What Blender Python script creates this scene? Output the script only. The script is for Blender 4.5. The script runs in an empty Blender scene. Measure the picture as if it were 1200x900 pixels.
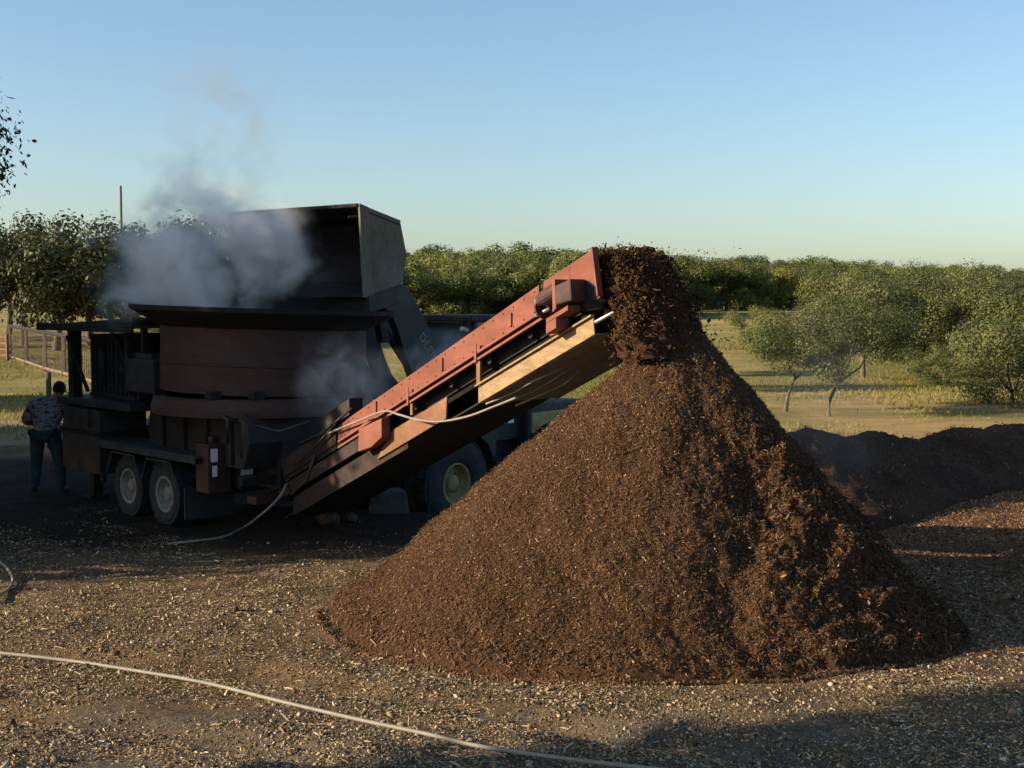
import bpy, math, random
import numpy as np
from mathutils import Vector, Matrix, noise as mnoise

random.seed(7)
RNG = np.random.default_rng(7)
scene = bpy.context.scene
COL = scene.collection
R = math.radians

# ------------------------------------------------------------------ camera
CAM_H = 2.95
FPX = 1500.0
PITCH = math.atan(94.0 / FPX)
cam_d = bpy.data.cameras.new('camera')
cam = bpy.data.objects.new('camera', cam_d)
COL.objects.link(cam)
cam.location = (0, 0, CAM_H)
cam.rotation_euler = (math.pi / 2 - PITCH, 0, 0)
cam_d.sensor_width = 36
cam_d.lens = 36 * FPX / 1200
cam_d.clip_end = 6000
scene.camera = cam


def at(px, py, Y):
    """the point at forward distance Y seen at photo pixel (px, py)"""
    f = Vector((0, math.cos(PITCH), -math.sin(PITCH)))
    u = Vector((0, math.sin(PITCH), math.cos(PITCH)))
    d = f * FPX + Vector((1, 0, 0)) * (px - 600) + u * (450 - py)
    return Vector((0, 0, CAM_H)) + d * (Y / d.y)


# ------------------------------------------------------------------ light
SUN_AZ = R(14)      # the light travels towards (cos, sin) of this
SUN_EL = R(17)
world = bpy.data.worlds.new('World')
scene.world = world
world.use_nodes = True
wn = world.node_tree
wn.nodes.clear()
out = wn.nodes.new('ShaderNodeOutputWorld')
bg = wn.nodes.new('ShaderNodeBackground')
sky = wn.nodes.new('ShaderNodeTexSky')
sky.sky_type = 'NISHITA'
sky.sun_disc = False
sky.sun_elevation = SUN_EL
sx, sy = -math.cos(SUN_AZ), -math.sin(SUN_AZ)
sky.sun_rotation = math.atan2(sx, sy) % (2 * math.pi)
sky.altitude = 100
sky.air_density = 1.05
sky.dust_density = 1.3
sky.ozone_density = 2.85
bg.inputs['Strength'].default_value = 0.095
wn.links.new(sky.outputs[0], bg.inputs[0])
wn.links.new(bg.outputs[0], out.inputs[0])

sun_d = bpy.data.lights.new('sun', 'SUN')
sun_d.energy = 5.0
sun_d.angle = R(0.5)
sun_d.color = (1.0, 0.80, 0.56)
sun = bpy.data.objects.new('sun', sun_d)
COL.objects.link(sun)
to_sun = Vector((sx * math.cos(SUN_EL), sy * math.cos(SUN_EL), math.sin(SUN_EL)))
sun.rotation_euler = to_sun.to_track_quat('Z', 'Y').to_euler()
sun.location = to_sun * 60

vs = scene.view_settings
vs.view_transform = 'Standard'
vs.look = 'None'
vs.exposure = 1.1
vs.gamma = 1
vs.use_curve_mapping = False
scene.render.engine = 'CYCLES'
scene.cycles.use_denoising = True
scene.cycles.max_bounces = 6
scene.cycles.volume_bounces = 4
scene.cycles.transparent_max_bounces = 12


# ------------------------------------------------------------------ materials
def new_mat(name):
    m = bpy.data.materials.new(name)
    m.use_nodes = True
    nt = m.node_tree
    b = nt.nodes['Principled BSDF']
    return m, nt, b


def N(nt, t, **kw):
    n = nt.nodes.new(t)
    for k, v in kw.items():
        if k in n.inputs.keys():
            n.inputs[k].default_value = v
        else:
            setattr(n, k, v)
    return n


def ramp(nt, fac, stops):
    r = nt.nodes.new('ShaderNodeValToRGB')
    els = r.color_ramp.elements
    while len(els) > 1:
        els.remove(els[-1])
    els[0].position = stops[0][0]
    els[0].color = (*stops[0][1], 1)
    for p, c in stops[1:]:
        e = els.new(p)
        e.color = (*c, 1)
    nt.links.new(fac, r.inputs[0])
    return r.outputs[0]


def g3(v):
    return (v, v, v)


def mix(nt, fac, a, b):
    m = nt.nodes.new('ShaderNodeMix')
    m.data_type = 'RGBA'
    for inp, v in ((m.inputs[0], fac), (m.inputs[6], a), (m.inputs[7], b)):
        if isinstance(v, (int, float)):
            inp.default_value = v
        elif isinstance(v, tuple):
            inp.default_value = (*v, 1)
        else:
            nt.links.new(v, inp)
    return m.outputs[2]


def noise_tex(nt, vec, scale, detail=4, rough=0.55, stretch=None):
    if stretch:
        mp = nt.nodes.new('ShaderNodeMapping')
        mp.inputs['Scale'].default_value = stretch
        nt.links.new(vec, mp.inputs[0])
        vec = mp.outputs[0]
    n = N(nt, 'ShaderNodeTexNoise', Scale=scale, Detail=detail, Roughness=rough)
    nt.links.new(vec, n.inputs['Vector'])
    return n.outputs[0]


def bump(nt, b, height, strength=0.4, dist=0.02):
    bp = N(nt, 'ShaderNodeBump', Strength=strength, Distance=dist)
    nt.links.new(height, bp.inputs['Height'])
    nt.links.new(bp.outputs[0], b.inputs['Normal'])


def worn_metal(name, base, dirt, rough=0.55, amount=0.5, scale=3.0, stretch=(1, 1, 1), spec=0.4):
    m, nt, b = new_mat(name)
    tc = nt.nodes.new('ShaderNodeTexCoord').outputs['Object']
    n1 = noise_tex(nt, tc, scale, 6, 0.65, stretch)
    n2 = noise_tex(nt, tc, scale * 9, 4, 0.6)
    f = ramp(nt, n1, [(0.5 - 0.22 * amount - .08, g3(0)), (0.62, g3(min(1, amount * 1.5)))])
    c = mix(nt, f, base, dirt)
    f2 = ramp(nt, n2, [(0.45, g3(0.0)), (0.72, g3(0.45 * amount))])
    c = mix(nt, f2, c, tuple(x * 0.45 for x in dirt))
    nt.links.new(c, b.inputs['Base Color'])
    rr = ramp(nt, n1, [(0.3, g3(rough)), (0.7, g3(min(1, rough + .3)))])
    nt.links.new(rr, b.inputs['Roughness'])
    b.inputs['Specular IOR Level'].default_value = spec
    bump(nt, b, n2, 0.15, 0.01)
    return m


def plain(name, col, rough=0.6, spec=0.4, metallic=0.0, var=0.25, scale=8):
    m, nt, b = new_mat(name)
    tc = nt.nodes.new('ShaderNodeTexCoord').outputs['Object']
    n1 = noise_tex(nt, tc, scale, 5, 0.6)
    c = ramp(nt, n1, [(0.3, tuple(x * (1 - var) for x in col)), (0.7, tuple(min(1, x * (1 + var)) for x in col))])
    nt.links.new(c, b.inputs['Base Color'])
    b.inputs['Roughness'].default_value = rough
    b.inputs['Specular IOR Level'].default_value = spec
    b.inputs['Metallic'].default_value = metallic
    return m


def tint_mat(name, stops, rough=0.85, spec=0.2, translucent=None):
    """colour from the per-face random attribute 'tint'"""
    m, nt, b = new_mat(name)
    a = nt.nodes.new('ShaderNodeAttribute')
    a.attribute_name = 'tint'
    c = ramp(nt, a.outputs['Fac'], stops)
    nt.links.new(c, b.inputs['Base Color'])
    if translucent:
        oi = nt.nodes.new('ShaderNodeObjectInfo')
        tone = ramp(nt, oi.outputs['Random'], [(0, (.46, .50, .46)), (.35, (.84, .82, .78)), (.7, (.62, .66, .56)), (1, (1.06, .94, .80))])
        mt = nt.nodes.new('ShaderNodeMix')
        mt.data_type = 'RGBA'
        mt.blend_type = 'MULTIPLY'
        mt.inputs[0].default_value = 1
        nt.links.new(c, mt.inputs[6])
        nt.links.new(tone, mt.inputs[7])
        c = mt.outputs[2]
        nt.links.new(c, b.inputs['Base Color'])
    b.inputs['Roughness'].default_value = rough
    b.inputs['Specular IOR Level'].default_value = spec
    if translucent:
        tr = nt.nodes.new('ShaderNodeBsdfTranslucent')
        nt.links.new(c, tr.inputs[0])
        mx = nt.nodes.new('ShaderNodeMixShader')
        mx.inputs[0].default_value = translucent
        o = nt.nodes['Material Output']
        nt.links.new(b.outputs[0], mx.inputs[1])
        nt.links.new(tr.outputs[0], mx.inputs[2])
        nt.links.new(mx.outputs[0], o.inputs[0])
    return m


M = {}
M['red'] = worn_metal('faded_red_paint', (0.205, 0.050, 0.026), (0.14, 0.046, 0.03), 0.6, 0.6, 2.2, (1, 1, 2))
M['salmon'] = worn_metal('sun_bleached_red_paint', (0.21, 0.066, 0.04), (0.15, 0.056, 0.036), 0.6, 0.5, 5)
M['yellow'] = worn_metal('dirty_cream_paint', (0.35, 0.245, 0.12), (0.21, 0.14, 0.075), 0.6, 0.85, 5, (1, 1, 3))
M['tan'] = worn_metal('rusty_tan_paint', (0.22, 0.105, 0.052), (0.14, 0.065, 0.035), 0.65, 0.5, 4)
M['greysteel'] = worn_metal('grey_steel', (0.26, 0.24, 0.20), (0.16, 0.14, 0.11), 0.6, 0.6, 3)
M['tub'] = worn_metal('grimy_brown_tub_steel', (0.034, 0.024, 0.020), (0.046, 0.019, 0.014), 0.6, 0.7, 1.6, (1, 1, 5))
M['black'] = worn_metal('black_grime', (0.006, 0.006, 0.007), (0.012, 0.010, 0.009), 0.7, 0.5, 4)
M['darkred'] = worn_metal('dark_oxblood_paint', (0.060, 0.021, 0.017), (0.030, 0.018, 0.015), 0.55, 0.6, 4)
M['shadedred'] = worn_metal('shade_darkened_red', (0.030, 0.013, 0.010), (0.016, 0.011, 0.009), 0.65, 0.6, 4)  # dark red copied darker for the lower boards; their shade is in the colour
M['machine'] = worn_metal('grimy_dark_paint', (0.020, 0.018, 0.018), (0.014, 0.012, 0.011), 0.6, 0.6, 3)
M['dullgrey'] = worn_metal('dusty_grey_paint', (0.034, 0.032, 0.034), (0.021, 0.018, 0.017), 0.6, 0.6, 3)
M['fender'] = worn_metal('dusty_green_grey_deck', (0.028, 0.038, 0.038), (0.026, 0.023, 0.02), 0.6, 0.6, 4)
M['rubber'] = plain('black_rubber', (0.020, 0.022, 0.025), 0.8, 0.3, 0, .3, 12)
M['tyre'] = plain('dusty_tyre_rubber', (0.024, 0.028, 0.031), 0.85, 0.3, 0, .35, 10)
M['belt'] = plain('conveyor_belt_rubber', (0.010, 0.009, 0.008), 0.9, 0.15, 0, .4, 10)
M['palerim'] = plain('pale_dusty_rim', (0.19, 0.18, 0.165), 0.6, 0.4, 0, .3, 12)
M['yellowrim'] = plain('olive_yellow_rim', (0.27, 0.23, 0.085), 0.6, 0.4, 0, .3, 8)
M['loader'] = worn_metal('dark_teal_loader_paint', (0.011, 0.024, 0.030), (0.018, 0.023, 0.024), 0.45, 0.45, 2.5)
M['bucket'] = worn_metal('weathered_grey_bucket', (0.15, 0.14, 0.13), (0.10, 0.082, 0.04), 0.55, 0.8, 2.2, (1, 1, .6))
M['bucketin'] = worn_metal('shaded_soiled_bucket_inside', (0.012, 0.010, 0.010), (0.020, 0.013, 0.010), 0.75, 0.6, 3)  # near-black base carries the shade inside the bucket, soil flecks over it
M['sticker'] = plain('white_sticker', (0.72, 0.72, 0.72), 0.5, 0.4, 0, .15, 25)
M['steel'] = plain('bare_steel', (0.35, 0.34, 0.33), 0.35, 0.5, 0.6, .2, 12)
M['hose'] = plain('pale_grey_hose', (0.20, 0.185, 0.15), 0.6, 0.3, 0, .2, 6)
M['darkhose'] = plain('dark_hydraulic_hose', (0.022, 0.020, 0.02), 0.6, 0.4, 0, .3, 6)
M['wood'] = plain('weathered_wood', (0.20, 0.15, 0.10), 0.85, 0.2, 0, .35, 5)
M['rail'] = plain('rusty_brown_rail', (0.14, 0.095, 0.07), 0.8, 0.3, 0, .35, 5)
M['gatered'] = plain('faded_red_pipe', (0.15, 0.065, 0.045), 0.7, 0.3, 0, .2, 5)
M['skin'] = plain('skin', (0.30, 0.17, 0.11), 0.6, 0.3, 0, .1, 12)
M['hair'] = plain('dark_hair', (0.012, 0.010, 0.009), 0.7, 0.3, 0, .3, 40)
M['jeans'] = plain('dark_teal_jeans', (0.018, 0.038, 0.05), 0.85, 0.2, 0, .35, 9)
M['boots'] = plain('dark_boots', (0.03, 0.022, 0.016), 0.7, 0.3, 0, .3, 10)
M['concrete'] = plain('weathered_concrete', (0.055, 0.058, 0.062), 0.85, 0.2, 0, .3, 6)
M['clod'] = plain('brown_clod', (0.07, 0.048, 0.035), 0.95, 0.1, 0, .4, 10)
M['bark'] = plain('grey_brown_bark', (0.105, 0.087, 0.062), 0.9, 0.1, 0, .4, 6)
M['polewood'] = plain('pole_wood', (0.07, 0.06, 0.05), 0.9, 0.1, 0, .3, 6)


def camo():
    m, nt, b = new_mat('grey_camouflage_cloth')
    tc = nt.nodes.new('ShaderNodeTexCoord').outputs['Object']
    n1 = noise_tex(nt, tc, 11, 2, 0.5, (1, 1, 1.7))
    c = ramp(nt, n1, [(0.40, (0.035, 0.032, 0.04)), (0.44, (0.13, 0.115, 0.14)), (0.55, (0.26, 0.235, 0.26)), (0.60, (0.10, 0.09, 0.11))])
    nt.links.new(c, b.inputs['Base Color'])
    b.inputs['Roughness'].default_value = 0.9
    return m


M['camo'] = camo()


def glass_mat():
    m, nt, b = new_mat('dusty_cab_glass')
    b.inputs['Base Color'].default_value = (0.16, 0.19, 0.22, 1)
    b.inputs['Roughness'].default_value = 0.12
    b.inputs['Transmission Weight'].default_value = 0.35
    b.inputs['Specular IOR Level'].default_value = 0.7
    return m


M['glass'] = glass_mat()

M['leaf_oak'] = tint_mat('oak_leaves', [(0, (0.028, 0.038, 0.016)), (0.5, (0.055, 0.068, 0.024)), (0.85, (0.10, 0.105, 0.036)), (1, (0.14, 0.125, 0.05))], 0.6, 0.35, 0.3)
M['leaf_wood'] = tint_mat('woodland_leaves', [(0, (0.07, 0.095, 0.026)), (0.5, (0.155, 0.19, 0.05)), (0.85, (0.23, 0.25, 0.07)), (1, (0.28, 0.275, 0.095))], 0.6, 0.3, 0.35)
M['leaf_mesq'] = tint_mat('mesquite_leaves', [(0, (0.06, 0.08, 0.03)), (0.5, (0.135, 0.165, 0.055)), (0.85, (0.20, 0.215, 0.075)), (1, (0.25, 0.245, 0.10))], 0.6, 0.3, 0.35)
M['chips'] = tint_mat('wood_chips', [(0, (0.05, 0.032, 0.017)), (0.35, (0.24, 0.165, 0.085)), (0.8, (0.42, 0.31, 0.17)), (0.97, (0.52, 0.41, 0.25)), (1, (0.62, 0.52, 0.37))], 0.9, 0.15)
M['mulchchips'] = tint_mat('mulch_shreds', [(0, (0.036, 0.020, 0.011)), (0.5, (0.086, 0.047, 0.024)), (0.92, (0.128, 0.071, 0.036)), (0.98, (0.22, 0.135, 0.07)), (1, (0.42, 0.31, 0.18))], 0.9, 0.12)
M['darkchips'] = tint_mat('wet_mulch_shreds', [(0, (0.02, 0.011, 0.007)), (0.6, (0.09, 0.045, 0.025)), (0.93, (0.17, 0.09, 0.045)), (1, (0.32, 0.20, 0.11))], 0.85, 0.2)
M['grass'] = tint_mat('dry_grass_blades', [(0, (0.10, 0.13, 0.035)), (0.4, (0.21, 0.21, 0.065)), (0.8, (0.36, 0.29, 0.12)), (1, (0.46, 0.36, 0.17))], 0.8, 0.2, 0.3)


def mulch_mat(name, dark, mid, light, sc=1.0):
    m, nt, b = new_mat(name)
    tc = nt.nodes.new('ShaderNodeTexCoord').outputs['Object']
    n1 = noise_tex(nt, tc, 26 * sc, 8, 0.75)
    n2 = noise_tex(nt, tc, 1.1, 3, 0.5)
    n3 = noise_tex(nt, tc, 75 * sc, 3, 0.6)
    c = ramp(nt, n1, [(0.32, dark), (0.5, mid), (0.70, light)])
    c2 = mix(nt, ramp(nt, n2, [(0.40, g3(0)), (0.66, g3(0.6))]), c, dark)
    nt.links.new(c2, b.inputs['Base Color'])
    b.inputs['Roughness'].default_value = 0.95
    b.inputs['Specular IOR Level'].default_value = 0.1
    s = N(nt, 'ShaderNodeMath', operation='ADD')
    nt.links.new(n1, s.inputs[0])
    nt.links.new(n3, s.inputs[1])
    bump(nt, b, s.outputs[0], 0.9, 0.05)
    return m


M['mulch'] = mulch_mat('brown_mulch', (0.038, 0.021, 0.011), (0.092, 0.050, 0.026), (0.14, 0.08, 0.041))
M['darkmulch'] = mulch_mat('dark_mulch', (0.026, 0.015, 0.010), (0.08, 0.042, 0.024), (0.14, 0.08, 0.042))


M['streammulch'] = mulch_mat('stream_brown_mulch', (0.028, 0.015, 0.009), (0.09, 0.046, 0.024), (0.15, 0.082, 0.042))  # mulch brown for the falling stream, low tones darker than the pile


def ground_mat():
    m, nt, b = new_mat('yard_and_field_ground')
    tc = nt.nodes.new('ShaderNodeTexCoord').outputs['Object']
    sep = nt.nodes.new('ShaderNodeSeparateXYZ')
    nt.links.new(tc, sep.inputs[0])
    X, Y = sep.outputs[0], sep.outputs[1]

    def math_(op, a, c):
        k = N(nt, 'ShaderNodeMath', operation=op)
        for i, v in enumerate((a, c)):
            if isinstance(v, (int, float)):
                k.inputs[i].default_value = v
            else:
                nt.links.new(v, k.inputs[i])
        return k.outputs[0]

    def sstep(v, a, c):
        k = N(nt, 'ShaderNodeMapRange')
        k.interpolation_type = 'SMOOTHSTEP'
        k.inputs[1].default_value = a
        k.inputs[2].default_value = c
        nt.links.new(v, k.inputs[0])
        return k.outputs[0]

    nb = noise_tex(nt, tc, 0.35, 4, 0.6)
    nmid = noise_tex(nt, tc, 1.6, 5, 0.65)
    nf = noise_tex(nt, tc, 17, 7, 0.75)
    ns = noise_tex(nt, tc, 38, 6, 0.78, (1, 1.8, 1))
    # yard: soil with strewn shreds
    litter = ramp(nt, ns, [(0.34, (0.06, 0.038, 0.022)), (0.45, (0.20, 0.135, 0.072)), (0.56, (0.40, 0.29, 0.16)), (0.70, (0.58, 0.46, 0.29))])
    soil = ramp(nt, nf, [(0.3, (0.05, 0.034, 0.021)), (0.55, (0.14, 0.095, 0.055)), (0.75, (0.24, 0.17, 0.10))])
    yard = mix(nt, ramp(nt, nmid, [(0.38, g3(0.08)), (0.56, g3(0.85))]), soil, litter)
    # grey caliche towards the camera
    grav = ramp(nt, nf, [(0.3, (0.07, 0.062, 0.05)), (0.5, (0.19, 0.17, 0.135)), (0.70, (0.40, 0.365, 0.29))])
    yv = math_('ADD', Y, math_('MULTIPLY', math_('SUBTRACT', nmid, 0.5), 2.8))
    gm = math_('SUBTRACT', 1.0, sstep(yv, 8.2, 9.6))
    yard = mix(nt, math_('MULTIPLY', gm, 0.85), yard, grav)
    # dark trampled mulch around the machine
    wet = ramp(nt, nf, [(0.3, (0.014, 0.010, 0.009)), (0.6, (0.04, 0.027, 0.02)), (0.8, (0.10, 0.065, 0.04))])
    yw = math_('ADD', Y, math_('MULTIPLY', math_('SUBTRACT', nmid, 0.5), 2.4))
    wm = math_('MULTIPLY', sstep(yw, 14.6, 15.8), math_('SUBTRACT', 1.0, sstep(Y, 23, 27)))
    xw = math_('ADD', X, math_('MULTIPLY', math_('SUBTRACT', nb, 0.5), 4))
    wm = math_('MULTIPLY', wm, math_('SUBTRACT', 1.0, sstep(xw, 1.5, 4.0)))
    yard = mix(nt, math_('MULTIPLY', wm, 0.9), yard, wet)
    mul = ramp(nt, nf, [(0.3, (0.07, 0.037, 0.018)), (0.55, (0.17, 0.095, 0.045)), (0.75, (0.28, 0.17, 0.085))])
    yard = mix(nt, math_('MULTIPLY', math_('MULTIPLY', sstep(xw, 2.2, 3.8), sstep(yw, 11.2, 13.2)), .85), yard, mul)
    # field grass
    dry = ramp(nt, nf, [(0.3, (0.36, 0.255, 0.10)), (0.55, (0.56, 0.42, 0.18)), (0.75, (0.68, 0.53, 0.26))])
    green = ramp(nt, nf, [(0.3, (0.14, 0.15, 0.045)), (0.6, (0.28, 0.28, 0.085)), (0.8, (0.42, 0.38, 0.14))])
    gg = noise_tex(nt, tc, 0.16, 5, 0.65, (1, 1.6, 1))
    far = sstep(Y, 34, 52)
    gfac = ramp(nt, math_('ADD', gg, math_('MULTIPLY', far, 0.13)), [(0.46, g3(0.05)), (0.62, g3(0.9))])
    field = mix(nt, gfac, dry, green)
    nfield = noise_tex(nt, tc, 0.9, 5, 0.7, (1, 1.5, 1))
    straw = ramp(nt, nf, [(0.3, (0.20, 0.135, 0.06)), (0.7, (0.42, 0.30, 0.14))])
    field = mix(nt, ramp(nt, nfield, [(0.46, g3(0)), (0.66, g3(0.75))]), field, straw)
    # pale sand strip at the edge of the yard
    sand = ramp(nt, nf, [(0.3, (0.36, 0.27, 0.18)), (0.7, (0.62, 0.50, 0.36))])
    yf = math_('ADD', Y, math_('MULTIPLY', math_('SUBTRACT', nb, 0.5), 7))
    sm = math_('MULTIPLY', sstep(yf, 25, 27.5), math_('SUBTRACT', 1.0, sstep(yf, 32, 35)))
    fm = sstep(yf, 24, 27)
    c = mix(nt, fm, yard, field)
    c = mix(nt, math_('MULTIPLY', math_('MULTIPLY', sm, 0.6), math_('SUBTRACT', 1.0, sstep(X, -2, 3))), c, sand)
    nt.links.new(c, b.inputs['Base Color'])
    b.inputs['Roughness'].default_value = 0.95
    b.inputs['Specular IOR Level'].default_value = 0.1
    s = math_('ADD', nf, ns)
    bump(nt, b, s, 1.0, 0.10)
    return m


M['ground'] = ground_mat()


# ------------------------------------------------------------------ mesh helpers
class MB:
    def __init__(self):
        self.v, self.f = [], []

    def add(self, verts, faces):
        o = len(self.v)
        self.v += [tuple(p) for p in verts]
        self.f += [tuple(o + i for i in f) for f in faces]
        return self

    def box(self, x0, x1, y0, y1, z0, z1):
        V = [(x, y, z) for x in (x0, x1) for y in (y0, y1) for z in (z0, z1)]
        return self.add(V, [(0, 1, 3, 2), (4, 6, 7, 5), (0, 4, 5, 1), (2, 3, 7, 6), (0, 2, 6, 4), (1, 5, 7, 3)])

    def prism(self, poly, a0, a1, axis='y'):
        """polygon in (x,z) for axis y, (y,z) for axis x, (x,y) for axis z, extruded from a0 to a1"""
        n = len(poly)

        def p3(p, a):
            return {'y': (p[0], a, p[1]), 'x': (a, p[0], p[1]), 'z': (p[0], p[1], a)}[axis]
        V = [p3(p, a0) for p in poly] + [p3(p, a1) for p in poly]
        F = [tuple(range(n)), tuple(range(2 * n - 1, n - 1, -1))]
        F += [(i, (i + 1) % n, n + (i + 1) % n, n + i) for i in range(n)]
        return self.add(V, F)

    def tube(self, pts, r, n=8):
        pts = [Vector(p) for p in pts]
        rs = r if isinstance(r, (list, tuple)) else [r] * len(pts)
        V, F = [], []
        up = Vector((0, 0, 1))
        for i, p in enumerate(pts):
            d = (pts[min(i + 1, len(pts) - 1)] - pts[max(i - 1, 0)])
            d = d.normalized() if d.length > 1e-9 else Vector((0, 0, 1))
            ref = up if abs(d.dot(up)) < .95 else Vector((1, 0, 0))
            a = d.cross(ref).normalized()
            c = a.cross(d)
            for k in range(n):
                t = 2 * math.pi * k / n
                V.append(p + (a * math.cos(t) + c * math.sin(t)) * rs[i])
        for i in range(len(pts) - 1):
            for k in range(n):
                k2 = (k + 1) % n
                F.append((i * n + k, i * n + k2, (i + 1) * n + k2, (i + 1) * n + k))
        F.append(tuple(range(n - 1, -1, -1)))
        F.append(tuple((len(pts) - 1) * n + k for k in range(n)))
        return self.add(V, F)

    def lathe(self, prof, c=(0, 0, 0), axis='z', n=32, closed=False):
        """profile of (radius, along) turned round the axis"""
        V, F = [], []
        for (r, h) in prof:
            for k in range(n):
                t = 2 * math.pi * k / n
                a, b_ = r * math.cos(t), r * math.sin(t)
                p = {'z': (a, b_, h), 'y': (a, h, b_), 'x': (h, a, b_)}[axis]
                V.append((p[0] + c[0], p[1] + c[1], p[2] + c[2]))
        m = len(prof)
        for i in range(m if closed else m - 1):
            j = (i + 1) % m
            for k in range(n):
                k2 = (k + 1) % n
                F.append((i * n + k, i * n + k2, j * n + k2, j * n + k))
        return self.add(V, F)

    def build(self, name, mat, parent=None, smooth=False, bevel=0.0, subsurf=0, fix=True):
        me = bpy.data.meshes.new(name)
        me.from_pydata(self.v, [], self.f)
        if fix:
            import bmesh
            bm = bmesh.new()
            bm.from_mesh(me)
            bmesh.ops.recalc_face_normals(bm, faces=bm.faces)
            bm.to_mesh(me)
            bm.free()
        me.materials.append(mat)
        o = bpy.data.objects.new(name, me)
        COL.objects.link(o)
        if parent:
            o.parent = parent
        if smooth:
            for p in me.polygons:
                p.use_smooth = True
        if bevel:
            bv = o.modifiers.new('bevel', 'BEVEL')
            bv.width = bevel
            bv.segments = 2
            bv.limit_method = 'ANGLE'
            bv.angle_limit = R(35)
        return o


def thing(name, label, cat, loc=(0, 0, 0), rz=0, group=None):
    o = bpy.data.objects.new(name, None)
    o.empty_display_size = .3
    COL.objects.link(o)
    o.location = loc
    o.rotation_euler = (0, 0, rz)
    o['label'] = label
    o['category'] = cat
    if group:
        o['group'] = group
    return o


def tag(o, label, cat, group=None, kind=None):
    o['label'] = label
    o['category'] = cat
    if group:
        o['group'] = group
    if kind:
        o['kind'] = kind
    return o


def np_mesh(name, V, F4, mat, tint=None, parent=None, smooth=False):
    """V (n,3) array, F4 (m,4) array of quads"""
    me = bpy.data.meshes.new(name)
    n, m = len(V), len(F4)
    me.vertices.add(n)
    me.vertices.foreach_set('co', np.ascontiguousarray(V, np.float32).ravel())
    me.loops.add(m * 4)
    me.loops.foreach_set('vertex_index', np.ascontiguousarray(F4, np.int32).ravel())
    me.polygons.add(m)
    me.polygons.foreach_set('loop_start', np.arange(0, m * 4, 4, dtype=np.int32))
    me.polygons.foreach_set('loop_total', np.full(m, 4, np.int32))
    if smooth:
        me.polygons.foreach_set('use_smooth', np.ones(m, bool))
    me.update(calc_edges=True)
    if tint is not None:
        a = me.attributes.new('tint', 'FLOAT', 'FACE')
        a.data.foreach_set('value', np.ascontiguousarray(tint, np.float32))
    me.materials.append(mat)
    if parent is False:
        return me
    o = bpy.data.objects.new(name, me)
    COL.objects.link(o)
    if parent:
        o.parent = parent
    return o


def rand_dirs(n, rng):
    v = rng.normal(size=(n, 3))
    return v / np.linalg.norm(v, axis=1, keepdims=True)


def leaf_quads(C, size, rng, aspect=0.55, out=None):
    """one folded quad per centre: returns V (4n,3), F (n,4)"""
    n = len(C)
    b = rand_dirs(n, rng)
    a = rand_dirs(n, rng)
    if out is not None:
        nrm = out + 0.5 * rand_dirs(n, rng)
        nrm /= np.linalg.norm(nrm, axis=1, keepdims=True) + 1e-9
        a -= nrm * np.sum(a * nrm, axis=1, keepdims=True)
        a /= np.linalg.norm(a, axis=1, keepdims=True) + 1e-9
        b = np.cross(nrm, a)
    b -= a * np.sum(a * b, axis=1, keepdims=True)
    b /= np.linalg.norm(b, axis=1, keepdims=True)
    s = size * rng.uniform(0.6, 1.35, size=(n, 1))
    L, W = a * s * .5, b * s * .5 * aspect
    V = np.stack([C - L, C + W * rng.uniform(.7, 1.2, (n, 1)), C + L, C - W * rng.uniform(.7, 1.2, (n, 1))], axis=1).reshape(-1, 3)
    F = np.arange(4 * n).reshape(n, 4)
    return V, F


def chip_strips(C, Nrm, length, width, rng, lift=0.5, tint_pow=1.0, bend_k=1.0):
    """curved shreds lying on a surface with normals Nrm: 6 verts, 2 quads each"""
    n = len(C)
    t = rand_dirs(n, rng)
    t -= Nrm * np.sum(t * Nrm, axis=1, keepdims=True) * (1 - lift * rng.uniform(0, 1, (n, 1)))
    t /= np.linalg.norm(t, axis=1, keepdims=True)
    w = np.cross(t, Nrm + 0.6 * rand_dirs(n, rng))
    w /= np.linalg.norm(w, axis=1, keepdims=True) + 1e-9
    l = length * rng.lognormal(0, .45, (n, 1)) * .5
    wd = width * rng.uniform(.5, 1.5, (n, 1)) * .5
    bend = Nrm * l * rng.uniform(-.1, .4, (n, 1)) * bend_k + t * l * rng.uniform(-.5, .5, (n, 1)) + np.cross(t, Nrm) * wd * rng.uniform(-1.2, 1.2, (n, 1))
    C = C + Nrm * wd
    V = np.stack([C - t * l - w * wd, C - t * l + w * wd, C + bend - w * wd, C + bend + w * wd, C + t * l - w * wd * .6, C + t * l + w * wd * .6], axis=1).reshape(-1, 3)
    o = np.arange(n)[:, None] * 6
    F = np.concatenate([o + np.array([[0, 1, 3, 2]]), o + np.array([[2, 3, 5, 4]])], axis=1).reshape(-1, 4)
    ti = np.repeat(rng.uniform(0, 1, n) ** tint_pow, 2)
    return V, F, ti


# ------------------------------------------------------------------ the ground
def smooth01(x, a, b):
    t = np.clip((x - a) / (b - a), 0, 1)
    return t * t * (3 - 2 * t)


def fbm(x, y, seed=0):
    z = np.zeros_like(x)
    r = np.random.default_rng(seed)
    for k, (f, a) in enumerate(((.35, 1), (.8, .6), (1.9, .35), (4.1, .2))):
        for j in range(3):
            th = r.uniform(0, 6.28)
            ph = r.uniform(0, 6.28)
            z = z + a / 3 * np.sin(f * (np.cos(th) * x + np.sin(th) * y) * 1.7 + ph + 1.3 * np.sin(f * .9 * (np.sin(th) * x - np.cos(th) * y) + ph * 2))
    return z


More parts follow.
